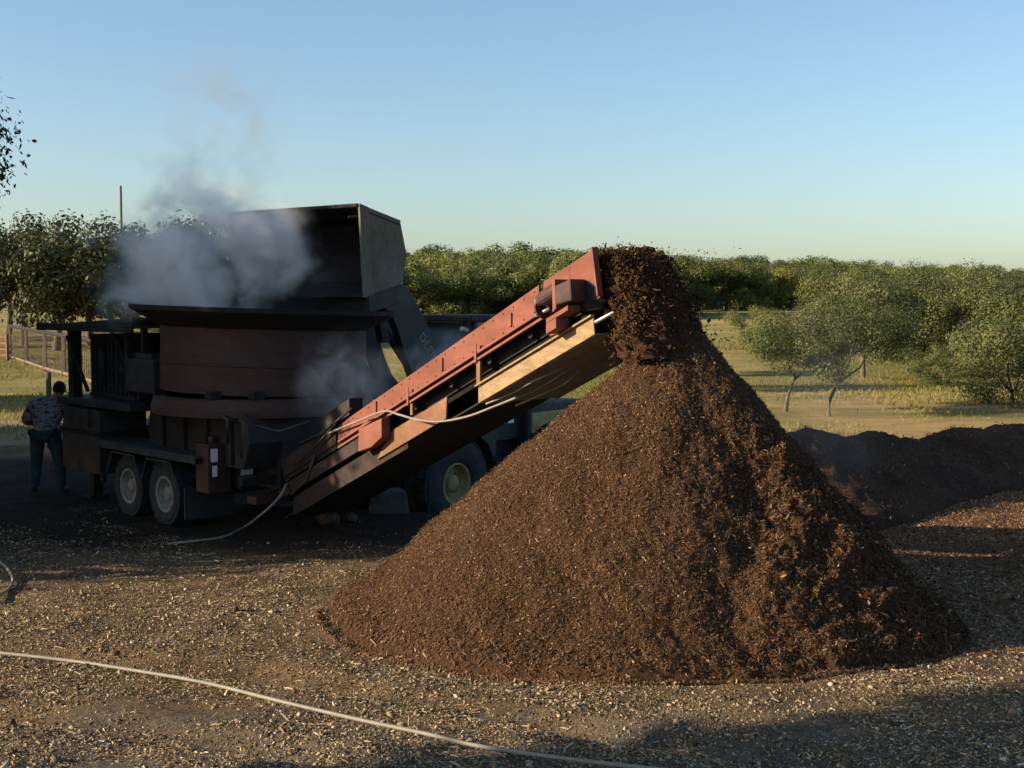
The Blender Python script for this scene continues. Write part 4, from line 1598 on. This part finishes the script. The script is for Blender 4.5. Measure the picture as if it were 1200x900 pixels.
tk = ['pel', 'hl', 'hr', 'kl', 'kr', 'al', 'ar']
J3 = dict(J)
J3['pel'] = (0, 0, .99)
J3['al'] = (J['al'][0], J['al'][1], .07)
J3['ar'] = (J['ar'][0], J['ar'][1], .07)
e3 = [('pel', 'hl'), ('pel', 'hr'), ('hl', 'kl'), ('hr', 'kr'), ('kl', 'al'), ('kr', 'ar')]
r3 = {'pel': (.155, .13), 'hl': .118, 'hr': .118, 'kl': .086, 'kr': .086, 'al': .072, 'ar': .072}
skin_obj('trousers', [J3[k] for k in tk], [(tk.index(a), tk.index(c)) for a, c in e3], [r3[k] for k in tk], M['jeans'], wk)
for s in ('l', 'r'):
    a = Vector(J['a' + s])
    t_ = Vector(J['t' + s])
    skin_obj('boot', [a + Vector((0, 0, .08)), a + Vector((0, -.02, -.045)), t_ + Vector((0, .0, .0)), t_ + Vector((0, .06, -.005))], [(0, 1), (1, 2), (2, 3)], [.055, .052, .048, .036], M['boots'], wk)

# ------------------------------------------------------------------ trees
def tree_meshes(key, seed, height, spread, trunk_h, trunk_r, nclump, leaves, leaf, mat, base_clear=0.25, lean=(0, 0), fork=4, tint_base=.5, clump=.33, aspect=.55, hang=.0, extra=()):
    rng = np.random.default_rng(seed)
    rr_ = random.Random(seed)
    b = MB()
    top = Vector((lean[0], lean[1], trunk_h))
    mid = Vector((lean[0] * .35 + rr_.uniform(-.05, .05), lean[1] * .35, trunk_h * .5))
    b.tube([(0, 0, -.15), (0, 0, .08), mid, top], [trunk_r * 1.5, trunk_r * 1.15, trunk_r * .95, trunk_r * .8], 9)
    ends = []
    for i in range(fork):
        az = 2 * math.pi * (i + rr_.uniform(-.3, .3)) / fork
        rad_ = spread * rr_.uniform(.35, .6)
        zz_ = trunk_h + (height - trunk_h) * rr_.uniform(.3, .6)
        e = top + Vector((math.cos(az) * rad_, math.sin(az) * rad_, zz_ - trunk_h))
        m_ = top.lerp(e, .5) + Vector((rr_.uniform(-.1, .1), rr_.uniform(-.1, .1), -.08 * spread))
        b.tube([top - Vector((0, 0, .05)), m_, e], [trunk_r * .62, trunk_r * .45, trunk_r * .25], 7)
        for j in range(3):
            az2 = az + rr_.uniform(-1.0, 1.0)
            e2 = e + Vector((math.cos(az2), math.sin(az2), 0)) * spread * rr_.uniform(.2, .45) + Vector((0, 0, rr_.uniform(-.08, .25) * height))
            b.tube([m_.lerp(e, .6), m_.lerp(e2, .7), e2], [trunk_r * .3, trunk_r * .2, trunk_r * .08], 5)
            ends.append(e2)
        ends.append(e)
    if extra:
        b.tube([top] + [Vector(c) for c, _ in extra], [trunk_r * .6] + [.08 - .012 * i for i in range(len(extra))], 6)
    tm_o = b.build('trunk', M['bark'], None, smooth=True)
    tm = tm_o.data
    bpy.data.objects.remove(tm_o)
    # clumps fill an uneven dome
    cl = []
    zb = height * base_clear
    for i in range(nclump):
        if i < len(ends):
            c = np.array(ends[i])
        else:
            az = rng.uniform(0, 2 * math.pi)
            q = rng.uniform(0, 1) ** .55
            zc = rng.uniform(zb, height * .95)
            k = (zc - zb) / (height - zb)
            wv = spread * (0.55 + .55 * math.sin(math.pi * min(1, .25 + .72 * k))) * .83
            c = np.array([top.x + math.cos(az) * q * wv, top.y + math.sin(az) * q * wv, zc])
            if q > .75:
                c *= np.array([1, 1, 1])
        dxy = math.hypot(c[0] - top.x, c[1] - top.y) / spread
        hmax = height * (1 - .35 * min(1, dxy) ** 2)
        c[2] = min(max(c[2], zb), hmax * .93)
        cl.append((c, spread * clump * rng.uniform(.55, 1.15), rng.uniform(-.28, .28)))
    for (c, r_) in extra:
        cl.append((np.array(c, float), r_, 0.0))
    tot = sum(r_ * r_ for _, r_, _ in cl)
    Cs, Ts_, Os = [], [], []
    for (c, r_, tv) in cl:
        n_ = int(leaves * r_ * r_ / tot)
        d = rand_dirs(n_, rng)
        q = rng.uniform(.25, 1, (n_, 1)) ** .5
        pts_ = c + d * q * r_ * np.array([1, 1, .72]) + rng.normal(0, r_ * .10, (n_, 3))
        Cs.append(pts_)
        Os.append(d * .8 + np.array([0, 0, .2]))
        Ts_.append(np.clip(tint_base + tv + rng.normal(0, .16, n_), 0, 1))
    C = np.concatenate(Cs)
    V, F = leaf_quads(C, leaf, rng, aspect, np.concatenate(Os))
    cm = np_mesh('crown', V, F, mat, np.concatenate(Ts_), False)
    return tm, cm


def place_tree(ms, name, label, cat, x, y, s=1.0, rz=None, group=None, sz=None, z=None):
    o = thing(name, label, cat, (x, y, gz(x, y) if z is None else z), random.uniform(0, 6.28) if rz is None else rz, group)
    o.scale = (s, s, s if sz is None else sz)
    for nm, me in zip(('trunk', 'crown'), ms):
        c = bpy.data.objects.new(nm, me)
        COL.objects.link(c)
        c.parent = o
    return o


wood_v = [tree_meshes('w', 100 + i, 1.0 * 6.0, 3.6, 1.6, .16, 30, 12000, .21, M['leaf_wood'], .05, (random.uniform(-.3, .3), 0), 4, .5 + .05 * (i - 3), .30) for i in range(6)]
oak_v = [tree_meshes('o', 200 + i, 7.5, 4.6, 2.0, .22, 34, 9000, .29, M['leaf_oak'], .27, (random.uniform(-.4, .4), 0), 5, .5, .27) for i in range(3)]
mesq_v = [tree_meshes('m', 300 + i, 4.4, 2.9, 1.1, .10, 34, 24000, .105, M['leaf_mesq'], .17, (random.uniform(-.3, .3), 0), 4, .5, .28) for i in range(3)]
bush_v = [tree_meshes('b', 400 + i, 3.0, 2.1, .4, .07, 36, 18000, .095, M['leaf_mesq'], .06, (0, 0), 5, .6, .36) for i in range(2)]
twin_a = tree_meshes('ta', 511, 2.75, 1.75, .95, .048, 30, 13000, .07, M['leaf_mesq'], .40, (.28, 0), 3, .5, .27)
twin_b = tree_meshes('tb', 512, 3.55, 2.35, 1.0, .060, 36, 19000, .075, M['leaf_mesq'], .31, (.30, .05), 4, .45, .27)
shade_v = [tree_meshes('s', 600 + i, 8.6, 4.2, 3.0, .26, 60, 13000, .44, M['leaf_oak'], .33, (0, 0), 5, .5, .36) for i in range(2)]
near_v = tree_meshes('n', 700, 8.3, 3.85, 2.0, .22, 80, 60000, .115, M['leaf_oak'], .24, (0, 0), 5, .45, .27, .5)
front_v = tree_meshes('f', 801, 8.4, 3.9, 3.2, .26, 64, 22000, .40, M['leaf_oak'], .45, (0, 0), 5, .5, .34)

# woodland band along the skyline
rw = random.Random(21)
GRPW = 'woodland trees along the skyline'
LABW = 'small rounded green tree in the dense woodland along the skyline'
cnt = 0
for row, (Y, lo_px, hi_px, step_px) in enumerate(((96, 455, 800, 46), (108, 440, 905, 46), (122, 420, 1000, 44), (138, 400, 1300, 40), (156, 260, 1330, 38), (178, 150, 1330, 36), (205, 100, 1330, 36))):
    px = lo_px
    while px < hi_px:
        y_ = Y + rw.uniform(-5, 5)
        x_ = (px + rw.uniform(-10, 10) - 600) / FPX * y_
        gzz = gz(x_, y_)
        # skyline height in the photo drops from y=283 at px 480 to y=305 at px 1200
        sky_y = np.interp(px, [150, 480, 640, 760, 900, 1050, 1200, 1330], [292, 285, 288, 294, 300, 308, 316, 320])
        top_z = CAM_H + (356 - sky_y) / FPX * y_
        hmax = top_z - gzz
        if row >= 5:
            h = hmax * rw.uniform(.80, 1.06)
        else:
            h = min(hmax * rw.uniform(.70, .98), rw.uniform(4.6, 7.8))
        s = h / 5.9
        sp = max(s, .85) * rw.uniform(.95, 1.35)
        place_tree(wood_v[rw.randrange(6)], 'woodland_tree', LABW, 'tree', x_, y_, sp, rw.uniform(0, 6.28), GRPW, s)
        cnt += 1
        px += step_px * .74 * rw.uniform(.7, 1.2)

# shaded oaks behind the wire pen at the left
for i, (px, Y, h) in enumerate(((-30, 76, 7.0), (28, 80, 7.6), (66, 74, 7.2), (105, 79, 7.7), (148, 75, 7.5), (190, 80, 7.8), (232, 78, 7.6), (275, 82, 7.8), (-60, 84, 8), (10, 92, 8.2), (130, 92, 8.4), (215, 95, 8.2))):
    x_ = (px - 600) / FPX * Y
    s = h / 7.3
    place_tree(oak_v[i % 3], 'oak_tree', 'dense dark oak in the clump behind the wire pen at left', 'tree', x_, Y, s, i * 1.7, 'oaks behind the wire pen')

# mesquite belt at the right of the field
for i, (px, Y, h, k) in enumerate(((1012, 50, 4.6, 0), (1062, 53, 4.8, 1), (1108, 50, 4.3, 2), (1150, 56, 5.2, 0), (1196, 52, 4.7, 1), (1235, 48, 4.6, 2), (1000, 64, 5.0, 1), (1050, 68, 5.4, 0), (1100, 66, 5.3, 2), (1155, 72, 5.6, 1), (1205, 66, 5.2, 0), (1250, 62, 5.2, 1), (1005, 86, 5.8, 1), (1080, 88, 6.0, 0), (1150, 92, 6.2, 2), (1220, 88, 6.0, 1))):
    x_ = (px - 600) / FPX * Y
    top_y = float(np.interp(px, [850, 1050, 1250], [309, 313, 318]))
    h = min(h * .84, CAM_H + (356 - top_y) / FPX * Y - gz(x_, Y))
    s = h / 4.3
    place_tree(mesq_v[k], 'mesquite_tree', 'grey green mesquite in the tangled belt edging the field at right', 'tree', x_, Y, s * 1.08, i * 2.1, 'mesquites edging the field', s)
for (px, Y, h, lab) in ((1188, 37.5, 2.75, 'rounded pale green bush cut by the right edge, nearest of the belt'),
                        (1090, 46, 1.5, 'low yellow green bush in the gap under the mesquite belt'),
                        (885, 66, 2.3, 'small dark bush alone on the grass beside the cone')):
    x_ = (px - 600) / FPX * Y
    place_tree(bush_v[0 if h > 2.5 else 1], 'bush', lab, 'bush', x_, Y, h / 3.0, px * .1)
for (px, Y, lab) in ((752, 42.5, 'small bushy tree nearly hidden behind the falling mulch'), (735, 50.5, 'farther bushy tree hidden behind the conveyor head')):
    place_tree(mesq_v[1], 'mesquite_tree', lab, 'tree', (px - 600) / FPX * Y, Y, .62, px * .3, None, .74)
# the two slender trees
p = at(922, 480, 36)
place_tree(twin_a, 'small_tree', 'slender small tree with leaning forked trunk nearest the cone', 'tree', (922 - 600) / FPX * 35, 35, 1.0, .2)
place_tree(twin_b, 'small_tree', 'wider small tree with bare leaning trunk, right of the forked one', 'tree', (972 - 600) / FPX * 33.5, 33.5, .93, .1)

# tall trees left of the frame that shade the machine
A_ = Vector((math.cos(SUN_AZ), math.sin(SUN_AZ)))
E_ = Vector((-math.sin(SUN_AZ), math.cos(SUN_AZ)))
GRPS = 'tall trees beyond the left edge'
LABS = 'tall leafy tree standing beyond the left edge, shading the yard'
SHADE = [(-9, 17.6, .57, .74), (-10.5, 19.2, .56, .9), (-10, 20.1, .95, .9), (-9.5, 19.9, .92, .85), (-13.5, 20.5, 1.02, .95), (-12, 23.4, .72, 1.0), (-12.5, 26.8, .60, 1.0), (-12, 30.2, .56, .85), (-20, 40.5, .80, .75), (-15, -2.5, 1.0, 1.0)]
for i, (u, q, hs, s) in enumerate(SHADE):
    p = A_ * u + E_ * q
    place_tree(shade_v[i % 2], 'shade_tree', LABS, 'tree', p.x, p.y, s, i * 1.3, GRPS, hs)
place_tree(near_v, 'leafy_tree', 'leafy tree whose twig tips hang in at the left edge against the sky', 'tree', -10.85, 17.45, 1.0, .6, None, .90)
p = A_ * -11.5 + E_ * 4.1
place_tree(front_v, 'leafy_tree', 'leafy tree left of the camera that throws shade over the foreground', 'tree', p.x, p.y, 1.0, SUN_AZ)

# ------------------------------------------------------------------ wire pen, gate, posts, pole
def pen(name, label, P, Hs, rz=0):
    root = thing(name, label, 'wire pen', (P[0].x, P[0].y, P[0].z))
    Pl = [p - P[0] for p in P]
    for p, h in zip(Pl, Hs):
        b = MB()
        b.box(p.x - .07, p.x + .07, p.y - .07, p.y + .07, p.z - .1, p.z + h)
        b.build('post', M['rail'], root)
    b = MB()
    for (p, q, h, k) in zip(Pl[:-1], Pl[1:], Hs[:-1], Hs[1:]):
        b.tube([p + Vector((0, 0, h)), q + Vector((0, 0, k))], .09, 6)
    b.build('top_rail', M['black'], root)
    b = MB()
    for (p, q) in zip(Pl[:-1], Pl[1:]):
        b.tube([p + Vector((0, 0, .12)), q + Vector((0, 0, .12))], .07, 6)
    b.build('bottom_rail', M['rail'], root)
    b = MB()
    for (p, q, h, k) in zip(Pl[:-1], Pl[1:], Hs[:-1], Hs[1:]):
        L = (q - p).length
        nn_ = max(2, int(L / .3))
        for i in range(1, nn_):
            a = p.lerp(q, i / nn_)
            b.tube([a + Vector((0, 0, .12)), a + Vector((0, 0, h + (k - h) * i / nn_))], .010, 3)
        for j in range(1, 7):
            b.tube([p + Vector((0, 0, .12 + h * .9 * j / 7)), q + Vector((0, 0, .12 + k * .9 * j / 7))], .010, 3)
    b.build('wire_mesh', M['dullgrey'], root)
    return root


def gp(px, py):
    d = at(px, py, 10) - Vector((0, 0, CAM_H))
    t = -CAM_H / d.z
    p = Vector((0, 0, CAM_H)) + d * t
    p.z = gz(p.x, p.y)
    return p


PP = [gp(12, 424), gp(31, 429), gp(53, 436), gp(75, 441), gp(93, 446), gp(118, 452)]
pen('wire_pen', 'wire mesh pen with brown posts in the field behind the worker', PP, [1.68, 1.68, 1.68, 1.66, 1.66, 1.6])
g0, g1 = gp(-40, 424), gp(9, 426)
gt = thing('pipe_gate', 'faded red pipe gate at the left end of the wire pen', 'gate', g0)
b = MB()
d_ = g1 - g0
for h in (.25, .55, .85, 1.15):
    b = MB()
    b.tube([Vector((0, 0, h)), d_ + Vector((0, 0, h))], .06, 6)
    b.build('rail', M['gatered'], gt)
for k in (0, .5, 1):
    b = MB()
    b.tube([d_ * k + Vector((0, 0, -.05)), d_ * k + Vector((0, 0, 1.3))], .08, 6)
    b.build('upright', M['gatered'], gt)
p = at(57.5, 470, 31)
b = MB()
b.tube([(0, 0, -.2), (0, 0, 1.30)], [.07, .06], 10)
o = b.build('fence_post', M['polewood'], None, smooth=True)
o.location = (p.x, p.y, gz(p.x, p.y))
tag(o, 'short dark post sticking up behind the head of the worker', 'post')
p = at(143, 300, 105)
PZ0 = gz(p.x, p.y)
b = MB()
hz = CAM_H + 137 / FPX * 105 - PZ0
b.tube([(0, 0, -.3), (0, 0, hz)], [.12, .085], 10)
o = b.build('utility_pole', M['polewood'], None, smooth=True)
o.location = (p.x, p.y, PZ0)
tag(o, 'thin dark pole rising above the oaks against the sky', 'pole')

# field grass tufts
n = 130000
yy = 25 + 50 * RNG.uniform(0, 1, n) ** 1.6
xx = RNG.uniform(-.46, .46, n) * yy
kp = (fbm(xx * .35, yy * .35, 9) + .3 * RNG.normal(size=n) > -.1) & ~((xx < 3) & (yy < 27.5)) & ((yy > 29) | (xx > 0) | (RNG.uniform(0, 1, n) < .3))
xx, yy = xx[kp], yy[kp]
zz = ground_z(xx, yy)
n = len(xx)
az = RNG.uniform(0, 6.28, n)
hgt = RNG.uniform(.04, .14, n)
wd = RNG.uniform(.006, .018, n)
dxx, dyy = np.cos(az) * wd, np.sin(az) * wd
lx, ly = RNG.normal(0, .06, n), RNG.normal(0, .06, n)
V = np.stack([np.stack([xx - dxx, yy - dyy, zz - .02], 1), np.stack([xx + dxx, yy + dyy, zz - .02], 1), np.stack([xx + lx + dxx * .6, yy + ly + dyy * .6, zz + hgt], 1), np.stack([xx + lx - dxx * .6, yy + ly - dyy * .6, zz + hgt], 1)], 1).reshape(-1, 3)
F = np.arange(4 * n).reshape(n, 4)
tint = np.clip(.52 - .35 * (fbm(xx * .16, yy * .26, 13)) - .30 * smooth01(yy, 34, 46) + .15 * RNG.normal(size=n), 0, 1)
o = np_mesh('field_grass', V, F, M['grass'], tint)
tag(o, 'dry yellow grass tufts over the field', 'grass', kind='stuff')

# ------------------------------------------------------------------ smoke
def smoke(name, label, c, size, density, color, scale, thr, power=1.0, absorb=(0, 0, 0), seed=0.0, soft=1.0, shear=0.0):
    b = MB()
    b.box(-1, 1, -1, 1, -1, 1)
    m = bpy.data.materials.new(name + '_vapour')
    m.use_nodes = True
    nt = m.node_tree
    nt.nodes.clear()
    o_ = nt.nodes.new('ShaderNodeOutputMaterial')
    pv = nt.nodes.new('ShaderNodeVolumePrincipled')
    pv.inputs['Color'].default_value = (*color, 1)
    pv.inputs['Anisotropy'].default_value = .1
    pv.inputs['Absorption Color'].default_value = (*absorb, 1)
    tc = nt.nodes.new('ShaderNodeTexCoord').outputs['Object']
    ln = N(nt, 'ShaderNodeVectorMath', operation='LENGTH')
    wz = N(nt, 'ShaderNodeTexNoise', Scale=1.6, Detail=4.0, Roughness=.6)
    mpw = nt.nodes.new('ShaderNodeMapping')
    mpw.inputs['Location'].default_value = (seed * 2.1, 4.0, seed)
    nt.links.new(tc, mpw.inputs[0])
    nt.links.new(mpw.outputs[0], wz.inputs['Vector'])
    sb_ = N(nt, 'ShaderNodeVectorMath', operation='SUBTRACT')
    sb_.inputs[1].default_value = (.5, .5, .5)
    nt.links.new(wz.outputs['Color'], sb_.inputs[0])
    ma_ = N(nt, 'ShaderNodeVectorMath', operation='MULTIPLY_ADD')
    ma_.inputs[1].default_value = (1.5, 1.5, 1.5)
    nt.links.new(sb_.outputs[0], ma_.inputs[0])
    nt.links.new(tc, ma_.inputs[2])
    sc_ = N(nt, 'ShaderNodeVectorMath', operation='SCALE')
    sc_.inputs['Scale'].default_value = 1.22
    nt.links.new(ma_.outputs[0], sc_.inputs[0])
    nt.links.new(sc_.outputs[0], ln.inputs[0])
    fall = N(nt, 'ShaderNodeMapRange')
    fall.interpolation_type = 'SMOOTHSTEP'
    fall.inputs[1].default_value = 1.0
    fall.inputs[2].default_value = 1.0 - soft
    nt.links.new(ln.outputs['Value'], fall.inputs[0])
    mp = nt.nodes.new('ShaderNodeMapping')
    mp.inputs['Location'].default_value = (seed, seed * 1.7, seed * .3)
    mp.inputs['Scale'].default_value = size
    nt.links.new(tc, mp.inputs[0])
    nz = N(nt, 'ShaderNodeTexNoise', Scale=scale, Detail=7.0, Roughness=.62, Distortion=1.1)
    nt.links.new(mp.outputs[0], nz.inputs['Vector'])
    mr = N(nt, 'ShaderNodeMapRange')
    mr.inputs[1].default_value = thr
    mr.inputs[2].default_value = thr + .20
    nt.links.new(nz.outputs[0], mr.inputs[0])
    mu = N(nt, 'ShaderNodeMath', operation='MULTIPLY')
    nt.links.new(fall.outputs[0], mu.inputs[0])
    nt.links.new(mr.outputs[0], mu.inputs[1])
    m2 = N(nt, 'ShaderNodeMath', operation='MULTIPLY')
    m2.inputs[1].default_value = density
    nt.links.new(mu.outputs[0], m2.inputs[0])
    nt.links.new(m2.outputs[0], pv.inputs['Density'])
    nt.links.new(pv.outputs[0], o_.inputs['Volume'])
    o = b.build(name, m, None)
    o.location = c
    o.scale = size
    tag(o, label, 'smoke', kind='stuff')
    return o


smoke('smoke', 'blue grey smoke billowing over the tub left of the bucket', (-4.13, 17.37, 3.62), (1.75, 1.03, 1.57), 8.5, (1.0, .985, .95), 1.3, .39, seed=3.1, soft=.85)
smoke('smoke', 'thin dark smoke wisp rising into the sky above the tub', (-4.1, 18.45, 5.63), (1.3, .93, 2.0), 1.0, (.42, .46, .50), 1.5, .46, seed=8.3, soft=.9)
smoke('smoke', 'faint steam veil inside the mouth of the raised bucket', (-3.17, 17.16, 3.23), (1.46, .66, .63), .55, (.74, .84, .92), 1.6, .40, seed=5.5, soft=.9)
smoke('smoke', 'pale steam drifting between the tub and the conveyor', (-2.05, 16.2, 2.0), (1.0, .55, .85), 1.8, (.92, .95, .97), 1.8, .38, seed=1.7, soft=.9)
smoke('smoke', 'light steam above the cab behind the conveyor', (-.9, 18.7, 2.15), (1.0, .6, .6), 1.8, (.92, .95, .97), 1.8, .40, seed=9.7, soft=.9)
smoke('dust', 'pale dust hanging at the right shoulder of the mulch cone', (3.3, 13.6, 1.9), (1.1, 1.4, 1.4), .13, (.92, .90, .86), 1.3, .36, seed=2.2, soft=.9)
